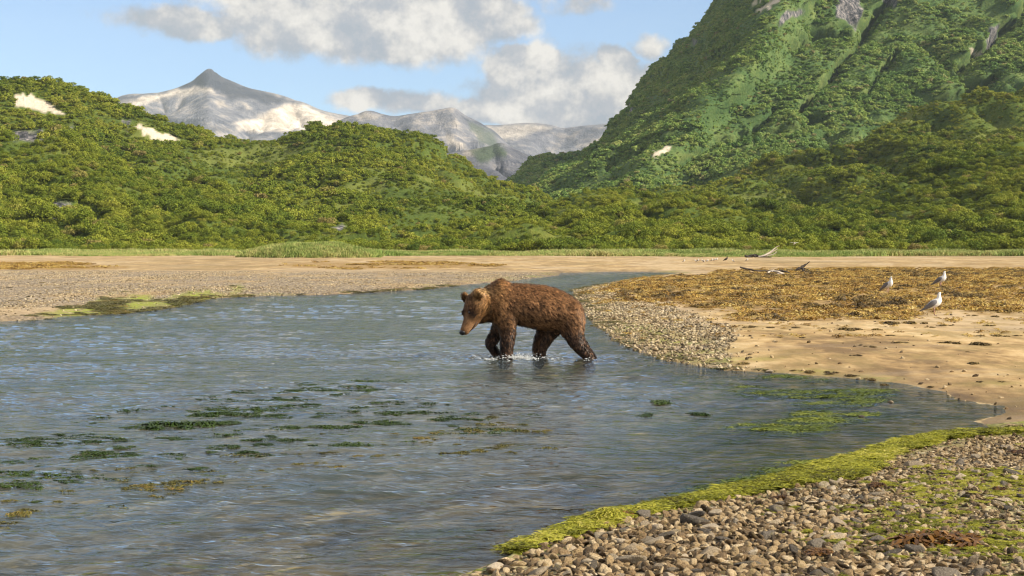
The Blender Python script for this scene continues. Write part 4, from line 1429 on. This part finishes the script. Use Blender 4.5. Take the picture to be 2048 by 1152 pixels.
def bear_parts():
    parts = []
    # torso and shoulders: x, top, bottom, half width
    T = [(1212, 440, 515, .10), (1200, 390, 550, .16), (1165, 325, 570, .22), (1110, 272, 570, .255), (1040, 228, 555, .265), (960, 200, 548, .27), (880, 182, 545, .28), (800, 175, 530, .28),
         (720, 170, 508, .275), (650, 168, 498, .265), (600, 163, 505, .26), (555, 137, 515, .255), (510, 124, 505, .245), (470, 138, 485, .225), (430, 178, 465, .20), (390, 200, 455, .18), (350, 225, 450, .15), (320, 250, 430, .11)]
    secs = []
    for (x, a, b, w) in T:
        c = B(x, (a + b) / 2)
        hgt = (b - a) / 2 / (S_ * 4.26667)
        secs.append((c, (0, w, 0), (0, 0, hgt)))
    V, F = loft(secs, 32)
    V = [np.array(v) for v in V]
    # narrow the back, keep the belly broad
    n = 32
    for i, (c, u, v) in enumerate(secs):
        for k in range(n):
            a = 2 * math.pi * k / n
            up = math.sin(a)
            q = V[i * n + k]
            q[1] = YB + (q[1] - YB) * (1 - .30 * max(0, up) ** 1.5 + .06 * max(0, -up))
    parts.append((V, F))

    def limb(pts, n=18):
        P_, R_ = [], []
        for (x, y, dy, rw, rd) in pts:
            P_.append(B(x, y, dy)); R_.append((rd, rw))
        # smooth the chain
        PA = catmull(np.array(P_), len(P_) * 3)
        RA = catmull(np.array([[a, b, 0] for a, b in R_]), len(R_) * 3)
        parts.append(tube(PA, [(float(a), float(b)) for a, b, _ in RA], n))
    # rw = half width seen from the side (m), rd = half depth
    # tube(): u is across the view plane?  u = d x Y -> lies in the side plane
    def leg(pts):
        limb([(x, y, dy, rd * (1 if y < 520 else .9), rw * (1 if y < 520 else .88)) for (x, y, dy, rw, rd) in pts])
    leg([(560, 330, -.10, .15, .12), (560, 430, -.15, .145, .12), (570, 520, -.17, .118, .105), (577, 600, -.17, .098, .095), (572, 680, -.16, .084, .085), (564, 745, -.16, .075, .08), (558, 800, -.16, .07, .08), (545, 850, -.16, .085, .085), (540, 880, -.16, .07, .07)])
    leg([(550, 420, .12, .13, .11), (520, 510, .14, .105, .10), (485, 580, .15, .085, .085), (448, 640, .15, .072, .078), (428, 675, .15, .058, .07), (445, 710, .15, .052, .062), (472, 750, .15, .046, .058), (500, 780, .15, .034, .05)])
    leg([(1090, 400, -.10, .18, .13), (1115, 480, -.14, .165, .13), (1130, 560, -.16, .145, .12), (1160, 630, -.16, .115, .10), (1205, 700, -.15, .09, .085), (1255, 755, -.15, .075, .075), (1285, 805, -.15, .072, .078), (1275, 860, -.15, .09, .085), (1240, 890, -.15, .09, .08)])
    leg([(960, 480, .10, .16, .12), (925, 560, .14, .13, .115), (890, 620, .15, .110, .10), (862, 680, .15, .092, .09), (850, 740, .15, .075, .08), (858, 795, .15, .058, .07), (845, 850, .15, .08, .08), (825, 880, .15, .08, .07)])
    # neck and ruff
    def blob(c, rx, ry, rz):
        secs = []
        for i in range(9):
            a = -math.pi / 2 + math.pi * (i + .25) / 8.5
            secs.append((c + np.array([math.sin(a) * rx, 0, 0]), (0, ry * math.cos(a), 0), (0, 0, rz * math.cos(a))))
        parts.append(loft(secs, 20))
    blob(B(395, 345, -.03), .17, .19, .205)
    blob(B(345, 390, -.08), .15, .15, .16)
    blob(B(350, 300, -.05), .14, .15, .14)
    blob(B(530, 400, -.06), .15, .21, .20)
    blob(B(1110, 420, -.05), .15, .21, .20)
    blob(B(900, 455, .0), .2, .24, .13)
    return parts


psi, pit = R(54), R(53)
HF = np.array([-math.sin(psi) * math.cos(pit), -math.cos(psi) * math.cos(pit), -math.sin(pit)])
HU = np.array([-math.sin(psi) * math.sin(pit), -math.cos(psi) * math.sin(pit), math.cos(pit)])
HL = np.array([math.cos(psi), -math.sin(psi), 0])
HL = HL + np.array([0, 0, .16]); HL /= np.linalg.norm(HL)
HU = np.cross(HF, HL); HU *= math.copysign(1, HU[2]); HU /= np.linalg.norm(HU)
HO = B(318, 318, -.18)


def hp(s, u=0.0, l=0.0):
    return HO + HF * s + HU * u + HL * l


def bear_head():
    parts = []
    K = [(-.10, -.02, .10, .09), (-.04, .0, .135, .12), (.03, .0, .145, .125), (.10, -.01, .155, .128), (.16, -.024, .148, .117), (.205, -.037, .124, .099), (.25, -.045, .098, .085),
         (.29, -.052, .084, .077), (.335, -.056, .074, .068), (.385, -.058, .067, .061), (.42, -.06, .055, .049), (.437, -.06, .03, .028)]
    parts.append(loft([(hp(s, u), HL * a, HU * b) for s, u, a, b in K], 24))
    # lower jaw
    J = [(.10, -.10, .11, .06), (.18, -.115, .085, .05), (.25, -.118, .062, .038), (.32, -.112, .048, .026), (.365, -.10, .025, .014)]
    parts.append(loft([(hp(s, u), HL * a, HU * b) for s, u, a, b in J], 16))
    # brows
    for sg in (1, -1):
        c = hp(.165, .062, sg * .066)
        parts.append(loft([(c + HF * d, HL * r, HU * r * .7) for d, r in ((-.05, .012), (-.03, .034), (0, .042), (.02, .034), (.034, .01))], 12))
        # ears: cupped discs
        e = hp(-.01, .105, sg * .132)
        d = HU * .75 + HL * sg * .5 - HF * .45
        d /= np.linalg.norm(d)
        a = HL * .8 - HU * sg * .3
        a -= d * (a @ d); a /= np.linalg.norm(a)
        b = np.cross(d, a)
        parts.append(loft([(e - d * .03, a * .046, b * .028), (e, a * .053, b * .026), (e + d * .03, a * .052, b * .022), (e + d * .05, a * .040, b * .018), (e + d * .064, a * .02, b * .01)], 14))
    return parts


bear_me0 = mesh_from("body_block", bear_parts() + bear_head())
tmp = bpy.data.objects.new("tmp_body", bear_me0)
COL.objects.link(tmp)
md = tmp.modifiers.new("r", 'REMESH'); md.mode = 'VOXEL'; md.voxel_size = .011
md = tmp.modifiers.new("s", 'SMOOTH'); md.factor = .6; md.iterations = 9
bpy.context.view_layer.update()
dg = bpy.context.evaluated_depsgraph_get()
bear_me = bpy.data.meshes.new_from_object(tmp.evaluated_get(dg))
bpy.data.objects.remove(tmp)
bear_me.name = "body"
nv = len(bear_me.vertices)
BV = np.zeros(nv * 3); bear_me.vertices.foreach_get('co', BV); BV = BV.reshape(-1, 3)
BN = np.zeros(nv * 3); bear_me.vertices.foreach_get('normal', BN); BN = BN.reshape(-1, 3)
# lumps of muscle and matted coat
BV = BV + BN * (.010 * fbm(BV[:, 0] / .12, BV[:, 1] / .12, BV[:, 2] / .12, octs=3, seed=55))[:, None]
bear_me.vertices.foreach_set('co', BV.astype(np.float32).ravel())


def bear_colour(p):
    x, y, z = p[:, 0], p[:, 1], p[:, 2]
    cx = ((x * S_ + 1024) - 880) * 4.26667
    cy = ((HZ + (H - z) * S_) - 530) * 4.26667
    n = fbm(x / .09, y / .09, z / .14, octs=4, seed=57)
    base = np.array([.135, .069, .030])[None] * (1 + .45 * n)[:, None]

    def blend(w, c):
        nonlocal base
        w = np.clip(w, 0, 1)[:, None]
        base = base * (1 - w) + np.array(c)[None] * w
    blend(sstep(cy, 330, 120) * .7, (.16, .075, .030))
    blend(sstep(cx, 620, 480) * sstep(cy, 520, 380) * .55, (.24, .125, .047))          # shoulder
    blend(np.exp(-((cx - 340) / 110) ** 2 - ((cy - 225) / 45) ** 2) * .8, (.42, .27, .12))  # golden nape
    blend(sstep(cy, 450, 600) * .94, (.020, .011, .007))                                  # wet legs
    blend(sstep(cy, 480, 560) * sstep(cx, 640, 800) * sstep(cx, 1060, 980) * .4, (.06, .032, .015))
    q = p - HO[None]
    s = q @ HF; u = q @ HU; l = q @ HL
    head = sstep(s, -.02, .05) * (np.abs(l) < .2) * (u > -.2) * (s < .5) * (cx < 430)
    blend(head * .8, (.15, .075, .03))
    blend(head * np.exp(-((s + .01) / .05) ** 2) * (u > .09) * .8, (.07, .035, .015))
    blend(head * sstep(s, .21, .28) * .85, (.19, .10, .045))
    blend(head * sstep(s, .24, .3) * sstep(u, -.05, -.10) * .6, (.34, .2, .1))
    blend(head * sstep(s, .17, .21) * np.exp(-(l / .03) ** 2) * (u > 0) * .7, (.34, .2, .1))
    blend(head * np.exp(-((s - .04) / .07) ** 2 - ((l - .13) / .07) ** 2) * .5, (.30, .17, .07))
    blend(head * np.exp(-((s - .185) / .035) ** 2 - ((np.abs(l) - .07) / .04) ** 2) * (u > -.03) * .92, (.03, .015, .008))
    blend(head * sstep(s, .05, .15) * sstep(u, -.02, .06) * .5, (.13, .06, .028))
    blend(head * np.exp(-((s - .195) / .04) ** 2 - ((np.abs(l) - .085) / .042) ** 2) * (u > -.03), (.022, .011, .007))
    return base


BC = bear_colour(BV)
vcol(bear_me, "coat", BC * .8)
m_bear, t, out = material("bear_skin")
principled(t, out, t.attr("coat"), .8, t.bump(t.noise(t.new('ShaderNodeTexCoord').outputs['Object'], 60, 4, .7), .6, .01), .2)
bear_me.materials.clear()
bear_me.materials.append(m_bear)
bear_me.polygons.foreach_set('use_smooth', np.ones(len(bear_me.polygons), bool))
bear = bpy.data.objects.new("brown_bear", None)
COL.objects.link(bear)
bear.location = (0.27, YB, -.15)
tag(bear, 'brown bear wading left through the shallow river with its head lowered', 'bear')
bpy.context.view_layer.update()
BI = bear.matrix_world.inverted()


def bear_child(name, me, mat=None):
    o = link(name, me, bear, mat)
    o.matrix_parent_inverse = BI
    return o


bear_child("body", bear_me)
# coat
gr = np.random.default_rng(58)
bear_me.calc_loop_triangles()
tri = np.zeros(len(bear_me.loop_triangles) * 3, np.int32); bear_me.loop_triangles.foreach_get('vertices', tri); tri = tri.reshape(-1, 3)
a_, b_, c_ = BV[tri[:, 0]], BV[tri[:, 1]], BV[tri[:, 2]]
ar = np.linalg.norm(np.cross(b_ - a_, c_ - a_), axis=1)
NF = 80000
ti = gr.choice(len(tri), NF, p=ar / ar.sum())
r1 = np.sqrt(gr.random((NF, 1))); r2 = gr.random((NF, 1))
fp = a_[ti] * (1 - r1) + b_[ti] * r1 * (1 - r2) + c_[ti] * r1 * r2
fn = BN[tri[ti, 0]]
keep = fp[:, 2] > -.03
fp, fn = fp[keep], fn[keep]
NF = len(fp)
cx = ((fp[:, 0] * S_ + 1024) - 880) * 4.26667
cy = ((HZ + (H - fp[:, 2]) * S_) - 530) * 4.26667
q = fp - HO[None]
hs_ = q @ HF
is_head = (hs_ > -.12) & (hs_ < .5) & (np.abs(q @ HL) < .2) & (cx < 420)
low = sstep(cy, 480, 620)[:, None]
flow = np.array([.75, 0, -.65])[None] * (1 - low) + np.array([.12, 0, -1.0])[None] * low
flow = flow + gr.normal(0, .16, (NF, 3))
wv_ = fbm(fp[:, 0] / .1, fp[:, 1] / .1, fp[:, 2] / .1, octs=2, seed=63)
flow[:, 0] += .5 * wv_
flow[is_head] = -HF[None] * .9 + gr.normal(0, .12, (int(is_head.sum()), 3))
flow -= fn * (flow * fn).sum(1)[:, None]
flow /= np.linalg.norm(flow, axis=1)[:, None] + 1e-6
ln = .052 * gr.uniform(.6, 1.25, NF)
ln = ln * (1 + .35 * sstep(cy, 430, 520) * (cx > 640) * (cx < 1050))
muz = sstep(hs_, .02, .22) * is_head
ln = ln * (1 - .70 * muz)
ln = ln * (1 + .5 * np.exp(-((hs_ - .08) / .07) ** 2) * is_head * ((q @ HU) < .0))
ln[is_head] *= .95
wet_ = 1 + .7 * low[:, 0] * (~is_head)
ln = ln * (1 - .15 * low[:, 0])
wd = np.where(is_head, .0048, .0072) * gr.uniform(.6, 1.4, NF) * (1 - .4 * muz) * wet_
side = np.cross(flow, fn); side /= np.linalg.norm(side, axis=1)[:, None] + 1e-6
lift = (.5 * gr.uniform(.2, 1.4, NF) * (1 - .4 * muz))[:, None]
root = fp - fn * .004
mid = root + flow * (ln * .5)[:, None] + fn * (ln[:, None] * lift * .8)
tip = root + flow * ln[:, None] + fn * (ln[:, None] * lift * .75)
W = wd[:, None]
FV = np.stack([root - side * W, root + side * W, mid + side * W * .8, mid - side * W * .8, tip + side * W * .12, tip - side * W * .12], 1).reshape(-1, 3)
k6 = np.arange(NF)[:, None] * 6
FF = np.concatenate([k6 + np.array([0, 1, 2, 3]), k6 + np.array([3, 2, 4, 5])], 0)
fur_me = np_mesh("coat", FV, FF, True)
cc = bear_colour(fp)
clump = fbm((fp[:, 0] + .5 * fp[:, 2]) / .022, fp[:, 1] / .022, fp[:, 2] / .075, octs=3, seed=66) * (1 + .6 * sstep(cy, 250, 420))
cc = cc * (gr.uniform(.5, 1.6, NF) * np.where((low[:, 0] > .4) & (gr.random(NF) < .22), 2.3, 1) * np.clip(1 + .95 * clump, .15, 3))[:, None]
lightf = (gr.random(NF) < .16) * (1 + .1 * low[:, 0])  # light hair tips; on the legs they paint wet glints into the coat
tipc = cc * (1.35 + .9 * lightf)[:, None] + np.array([.02, .014, .008]) * lightf[:, None]
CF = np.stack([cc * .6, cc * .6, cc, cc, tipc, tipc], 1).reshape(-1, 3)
vcol(fur_me, "coat", CF)
m_fur, t, out = material("bear_fur")
principled(t, out, t.attr("coat"), .5, None, .18)
bear_child("fur", fur_me, m_fur)


def ball(c, ax, ay, az_, n=14):
    secs = []
    c = np.array(c)
    for i in range(9):
        a = -math.pi / 2 + math.pi * (i + .2) / 8.4
        secs.append((c + ax * math.sin(a), ay * math.cos(a), az_ * math.cos(a)))
    return loft(secs, n)


def plain(name, col, rough=.5, spec=.4):
    m, t, out = material(name)
    tcn = t.new('ShaderNodeTexCoord')
    n = t.noise(tcn.outputs['Object'], 30, 4, .6)
    c = t.mix(t.math('MULTIPLY', n, .5), col, tuple(v * .6 for v in col))
    principled(t, out, c, rough, None, spec)
    return m


m_nose = plain("bear_nose", (.012, .010, .010), .3, .6)
m_eye = plain("dark_eye", (.01, .006, .004), .1, .8)
bear_child("nose", mesh_from("nose", [ball(hp(.432, -.042), HF * .028, HL * .048, HU * .038)]), m_nose)
for sg in (1, -1):
    bear_child("eye", mesh_from("eye", [ball(hp(.20, .055, sg * .078), HF * .015, HL * .015, HU * .014)]), m_eye)
m_mouth = plain("bear_lip", (.03, .015, .012), .5)
for sg in (1,):
    bear_child("mouth", mesh_from("mouth", [tube([hp(.395, -.10, sg * .035), hp(.35, -.105, sg * .060), hp(.29, -.104, sg * .078), hp(.24, -.095, sg * .095)], [.003, .006, .006, .003], 8)]), m_mouth)

# splash at the wading legs
g = np.random.default_rng(60)
parts = []
for (x, y, sx, n, hh) in ((.10, 17.98, .24, 420, .06), (.0, 18.25, .12, 160, .05), (-.28, 17.85, .10, 26, .02), (.98, 17.9, .10, 26, .015)):
    for i in range(n):
        c = np.array([x + g.normal(0, sx * .5), y + g.normal(0, .07), abs(g.normal(0, hh * .5)) + .004])
        r = g.uniform(.0015, .006)
        f = g.uniform(.35, 1)
        parts.append(loft([(c + np.array([0, 0, r * f * a]), (r * b * g.uniform(1, 2.6), 0, 0), (0, r * b * 1.2, 0)) for a, b in ((-.9, .45), (0, 1), (.9, .45))], 6))
for i in range(120):
    c = np.array([.12 + g.normal(0, .26), 18.02 + g.normal(0, .16), .006 + abs(g.normal(0, .012))])
    r = g.uniform(.004, .016)
    parts.append(loft([(c + np.array([0, 0, .003 * a]), (r * b * g.uniform(1, 2.4), 0, 0), (0, r * b * 1.3, 0)) for a, b in ((-.9, .6), (0, 1), (.9, .6))], 7))
m_foam, t, out = material("white_water")
principled(t, out, (.62, .65, .66), .25, None, .5)
tag(link("splash", mesh_from("splash", parts), None, m_foam), 'white splash and foam around the wading bear legs', 'splash', kind='stuff')

# ------------------------------------------------------------ gulls
m_white = plain("white_feathers", (.80, .79, .77), .7, .2)
m_grey = plain("grey_feathers", (.17, .165, .175), .7, .2)
m_black = plain("black_feathers", (.02, .02, .022), .6, .2)
m_beak = plain("yellow_beak", (.55, .38, .06), .4)
m_pink = plain("pink_legs", (.45, .25, .22), .5)
m_dark = plain("dark_feathers", (.05, .04, .035), .7, .2)


def gull_meshes(upright=0.0):
    body = [(-.27, .215, .006, .004), (-.24, .215, .022, .010), (-.19, .222, .035, .022), (-.13, .238, .058, .050), (-.06, .252, .080, .076), (.02, .262, .090, .090), (.09, .275, .084, .088),
            (.135, .305, .066, .074), (.158, .345, .048, .052), (.168, .378, .038, .040), (.178, .405, .038, .038), (.192, .428, .036, .034), (.21, .440, .028, .026), (.232, .438, .014, .013), (.24, .437, .006, .006)]
    secs = []
    for i, (x, z, ry, rz) in enumerate(body):
        a = body[max(i - 1, 0)]; b = body[min(i + 1, len(body) - 1)]
        d = np.array([b[0] - a[0], 0, b[1] - a[1]]); d /= np.linalg.norm(d)
        nrm = np.array([-d[2], 0, d[0]])
        secs.append(((x, 0, z), (0, ry, 0), nrm * rz))
    bodym = mesh_from("body", [loft(secs, 18)])
    wings = []
    for sg in (1, -1):
        W = [(.10, .295, .01, .012), (.07, .295, .022, .046), (.0, .285, .026, .062), (-.08, .265, .024, .058), (-.15, .245, .020, .042), (-.22, .225, .014, .026), (-.29, .212, .008, .012), (-.33, .208, .003, .004)]
        yo = [.062, .072, .078, .070, .052, .036, .024, .018]
        wings.append(mesh_from("wing", [loft([((x, sg * y, z), (0, a, 0), (0, 0, b)) for (x, z, a, b), y in zip(W, yo)], 14)]))
    tips = mesh_from("tips", [loft([((-.24, .0, .228), (0, .03, 0), (0, 0, .014)), ((-.30, 0, .218), (0, .022, 0), (0, 0, .010)), ((-.36, 0, .208), (0, .008, 0), (0, 0, .004))], 10)])
    beak = mesh_from("beak", [tube([(.225, 0, .436), (.25, 0, .434), (.272, 0, .428), (.28, 0, .42)], [.013, .010, .008, .003], 8)])
    legs = []
    for sg in (1, -1):
        foot = [np.array(p, float) for p in ((-.005, sg * .035, .012), (.06, sg * .035 - .03, .004), (.07, sg * .035, .004), (.06, sg * .035 + .03, .004), (-.005, sg * .035, .0))]
        legs.append(mesh_from("leg", [tube([(.0, sg * .035, .19), (-.012, sg * .035, .11), (.0, sg * .035, .005)], [.012, .007, .007], 8), ([*foot], [(0, 1, 2), (0, 2, 3), (4, 2, 1), (4, 3, 2)])]))
    eye = [mesh_from("eye", [ball((.205, sg * .031, .446), np.array([.006, 0, 0]), np.array([0, .004, 0]), np.array([0, 0, .006]), 8)]) for sg in (1, -1)]
    M = Matrix.Translation((0, 0, .2)) @ Matrix.Rotation(R(-20), 4, 'Y') @ Matrix.Translation((0, 0, -.2))
    for q in [bodym, tips, beak] + wings + eye:
        q.transform(M)
    return bodym, wings, tips, beak, legs, eye


gb, gw, gt, gk, gl_, ge = gull_meshes()


def make_gull(name):
    r = bpy.data.objects.new(name, None)
    COL.objects.link(r)
    link("body", gb, r, m_white)
    for w in gw: link("wing", w, r, m_grey)
    link("wing_tip", gt, r, m_black)
    link("beak", gk, r, m_beak)
    for w in gl_: link("leg", w, r, m_pink)
    for w in ge: link("eye", w, r, m_eye)
    return r


gull0 = make_gull("gull")


def copy_tree(o):
    c = o.copy(); COL.objects.link(c)
    for ch in o.children:
        d = ch.copy(); COL.objects.link(d); d.parent = c
    return c


near_g = [(1869, 632, 45, 'large gull with raised head standing at the edge of the seaweed', -12), (1882, 577, 33, 'gull with head tucked low farthest right on the seaweed flat', -28), (1776, 589, 34, 'upright gull facing right on the seaweed left of the others', -48)]
far_g = [(1368, 525, 'far gull leftmost of the line on the flat'), (1391, 525, 'far gull second from the left of the line'), (1396, 524, 'far gull third from the left of the line'), (1405, 524, 'far gull with dark back in the middle of the line'),
         (1408, 526, 'far gull just below the middle of the line'), (1415, 524, 'small pale far gull right of the middle of the line'), (1424, 523, 'first of three close far gulls with dark wings'), (1429, 523, 'middle of three close far gulls with dark wings'),
         (1433, 522, 'right one of three close far gulls with dark wings'), (1466, 525, 'pale far gull standing alone right of the dark bird'), (1494, 523, 'far gull nearest the fallen tree')]
first = True
for (px, py, hpx, lab, rz) in near_g:
    o = gull0 if first else copy_tree(gull0)
    first = False
    x, y, z = G(px, py)
    s = hpx / FPX * y / .50
    o.location = (x, y, z + .01); o.rotation_euler = (0, 0, R(rz)); o.scale = (s, s, s)
    tag(o, lab, 'gull', 'gulls standing on the flat')
for i, (px, py, lab) in enumerate(far_g):
    o = copy_tree(gull0)
    x, y, z = G(px, py)
    o.location = (x, y, z); o.rotation_euler = (0, 0, R([-10, 200, -30, 170, -60, 30, -20, -25, -15, 190, -20][i])); s = .85 * 7.2 / FPX * y / .475
    o.scale = (s, s, s)
    tag(o, lab, 'gull', 'far gulls on the flat')
# dark bird
db = bpy.data.objects.new("dark_bird", None)
COL.objects.link(db)
link("body", gb.copy(), db).data.materials[0] = m_dark
for w in gw:
    o = link("wing", w.copy(), db); o.data.materials[0] = m_dark
for w in gl_: link("leg", w, db)
link("beak", gk.copy(), db).data.materials[0] = m_black
x, y, z = G(1452, 524)
db.location = (x, y, z); db.rotation_euler = (0, 0, R(-15)); db.scale = (1.0, 1.0, 1.0)
tag(db, 'dark brown bird standing in the line of far gulls', 'bird')
# flying gull
fg = bpy.data.objects.new("flying_gull", None)
COL.objects.link(fg)
link("body", gb, fg)
for sg in (1, -1):
    secs = []
    for (yy_, xx_, zz_, c) in ((.04, .05, .28, .075), (.18, .07, .36, .08), (.32, .06, .41, .065), (.48, .0, .40, .045), (.62, -.06, .37, .02), (.68, -.08, .35, .005)):
        secs.append(((xx_, sg * yy_, zz_), (c, 0, 0), (0, 0, .012)))
    link("wing", mesh_from("wing", [loft(secs, 12)]), fg, m_white)
link("beak", gk, fg)
fd = 175.0
fg.location = ((1589 - 1024) / FPX * fd, fd, H + (HZ - 491) / FPX * fd)
fg.rotation_euler = (0, 0, R(-70)); fg.scale = (.9, .9, .9)
tag(fg, 'white gull flying low over the grass in front of the thicket', 'gull')

# ------------------------------------------------------------ driftwood
m_drift = plain("bleached_wood", (.50, .44, .37), .8, .2)
m_dwood = plain("dark_wood", (.055, .045, .038), .8, .2)


def wood(name, px, py, branches, k, mat, label, parts_extra=None, cat='driftwood'):
    """branches: lists of (dx_px, dy_px up, depth m, radius_px) relative to the anchor pixel"""
    x, y, z = G(px, py)
    s = y / FPX
    ps = []
    gg = np.random.default_rng(k)
    for br in branches:
        pts = catmull(np.array([[a * s, d, b * s] for a, b, d, r in br]), len(br) * 4)
        pts = pts + gg.normal(0, .25 * s, pts.shape)
        rad = np.interp(np.linspace(0, 1, len(pts)), np.linspace(0, 1, len(br)), [b[3] * s for b in br])
        ps.append(tube(pts, list(rad * gg.uniform(.8, 1.2, len(pts))), 8))
    o = link(name, mesh_from(name, ps), None, mat)
    o.location = (x, y, z)
    if label: tag(o, label, cat)
    return o


wood("driftwood_branch", 1510, 546, [[(-30, 12, 0, 1.2), (-15, 8, .1, 1.6), (0, 5, 0, 1.6), (20, 4, .2, 1.5), (45, 5, .3, 1.3), (60, 3, 0, .8)], [(-24, 0, 0, .5), (-22, 5, 0, .6), (-20, 10, .1, .4)]], 91, m_dwood, 'long thin dark driftwood branch curving on the flat')
wood("driftwood_log", 1552, 549, [[(-18, 2, 0, 1.5), (-8, 7, .2, 2.4), (4, 5, 0, 2.4), (14, 2, 0, 2.0), (20, 0, .1, 1.4)], [(-12, 1, -.3, 1.2), (0, 1, -.2, 1.6), (12, 0, -.1, 1.4)], [(-8, 6, .1, 1.3), (-2, 8, .3, 1.4), (8, 1, .4, 1.2)]], 92, m_drift, 'bleached twisted driftwood log beside the dark stump')
wood("driftwood_snag", 1566, 547, [[(-8, 4, .3, 1.6), (0, 5, .4, 2.6), (8, 3, .3, 2.4), (16, 1, .3, 1.0)]], 93, m_dwood, 'low dark driftwood snag behind the bleached log')
wood("driftwood_stump", 1604, 543, [[(-16, 0, 0, 1.2), (-8, 4, 0, 2.6), (2, 9, .1, 3.0), (8, 13, .1, 1.6), (16, 19, .1, .7)], [(-2, 8, 0, 2.4), (4, 3, .2, 2.0), (8, 0, .2, 1.0)], [(0, 6, -.2, 1.8), (0, 2, -.3, 1.4), (-2, 0, -.3, .8)], [(4, 5, 0, 1.4), (12, 3, 0, 1.0), (16, 1, 0, .6)]], 94, m_dwood, 'dark driftwood stump with a spike pointing up to the right')
tr_root = bpy.data.objects.new("fallen_tree", None)
COL.objects.link(tr_root)
x, y, z = G(1522, 515)
tr_root.location = (x, y, z)
tag(tr_root, 'fallen bleached tree with dark roots lying before the grass', 'fallen tree')
a = wood("trunk", 1522, 515, [[(-6, 1, 0, 1.6), (6, 4, 0, 1.8), (18, 10, .3, 1.6), (30, 19, .5, 1.0), (38, 24, .5, .4)], [(8, 3, .4, 1.4), (20, 9, .6, 1.3), (32, 16, .6, .8), (36, 17, .6, .3)], [(10, 3, -.4, 1.0), (22, 6, -.5, .9), (30, 12, -.5, .5)]], 95, m_drift, None)
b = wood("roots", 1522, 515, [[(-32, 4, 0, 2.0), (-24, 1, 0, 2.2), (-14, 3, .2, 2.2), (0, 2, 0, 1.8), (14, 1, 0, 1.0)], [(-30, 0, .2, 1.2), (-22, 4, .3, 1.8), (-10, 6, .3, 1.2), (-6, 4, 0, 1.0)], [(-20, 0, 0, 1.4), (-16, 5, -.3, 1.2), (-12, 0, -.4, 1.2)], [(-6, 0, -.3, 1.2), (6, 0, -.3, 1.4), (20, 1, -.3, .9)]], 96, m_dwood, None)
for o in (a, b):
    o.parent = tr_root
    o.location = (0, 0, 0)

# mossy rocks at the waterline and single stones named apart
moss_rocks = [(1222, 1048, 74, m_stone, 'rock capped with bright green algae at the waterline'), (1290, 1035, 60, m_st_d, 'dark wet rock at the water edge right of the algae capped rock'),
              (1125, 1085, 50, m_st_d, 'dark wet rock at the water edge beside brown seaweed'), (1415, 1112, 70, m_st_t, 'largest tan boulder on the near bank'),
              (1722, 835, 20, m_st_d, 'small dark rock standing in the middle of the inlet'), (1540, 744, 20, m_st_t, 'rounded tan stone at the edge of the sand flat'),
              (1780, 806, 22, m_st_t, 'pale half sunk stone in the inlet near the algae'), (1230, 1125, 60, m_st_g, 'flat grey slab on the near bank below the seaweed mat'),
              (985, 1140, 60, m_st_t, 'pale barnacle covered rock at the bottom edge of the photo'), (1215, 1072, 40, m_st_g, 'grey rounded stone beneath the algae capped rock'),
              (2010, 900, 40, m_st_g, 'grey stone at the upper right end of the near bank'), (1302, 598, 7, m_st_g, 'lone white shell standing on the flat right of the bear')]
for i, (px, py, w, mt, lab) in enumerate(moss_rocks):
    me = stone_mesh(900 + i, 3, .7)
    me.materials.append(mt)
    x, y, z = G(px, py)
    s = w / FPX * y / 2
    o = link("rock", me)
    o.location = (x, y, z + s * .15); o.scale = (s, s * .9, s * .8)
    o.rotation_euler = (0, 0, i * 1.3)
    tag(o, lab, 'rock')
# algae cap
x, y, z = G(1215, 1046)
cap = frond_mesh(930, 900, .085, .045, .0018, 2.0)
cap.materials.append(m_green)
o = link("algae_mat", cap)
o.location = (x, y - .01, z + .035)
tag(o, 'bright green algae draped over the rock at the waterline', 'algae')

# ------------------------------------------------------------ haze
hz = [(-4200, -30, -5), (5200, 6900, 1100)]
bmh = bmesh.new()
bmesh.ops.create_cube(bmh, size=1.0)
for v in bmh.verts:
    v.co = (hz[0][0] if v.co.x < 0 else hz[1][0], hz[0][1] if v.co.y < 0 else hz[1][1], hz[0][2] if v.co.z < 0 else hz[1][2])
hme = bpy.data.meshes.new("haze")
bmh.to_mesh(hme); bmh.free()
m_haze, t, out = material("haze")
pv = t.new('ShaderNodeVolumePrincipled')
pv.inputs['Color'].default_value = (.70, .85, 1.0, 1)
pv.inputs['Density'].default_value = 5e-5
pv.inputs['Anisotropy'].default_value = 0.0
t.l.new(pv.outputs[0], out.inputs['Volume'])
tag(link("haze", hme, None, m_haze), 'thin blue haze filling the valley air', 'haze', kind='stuff')
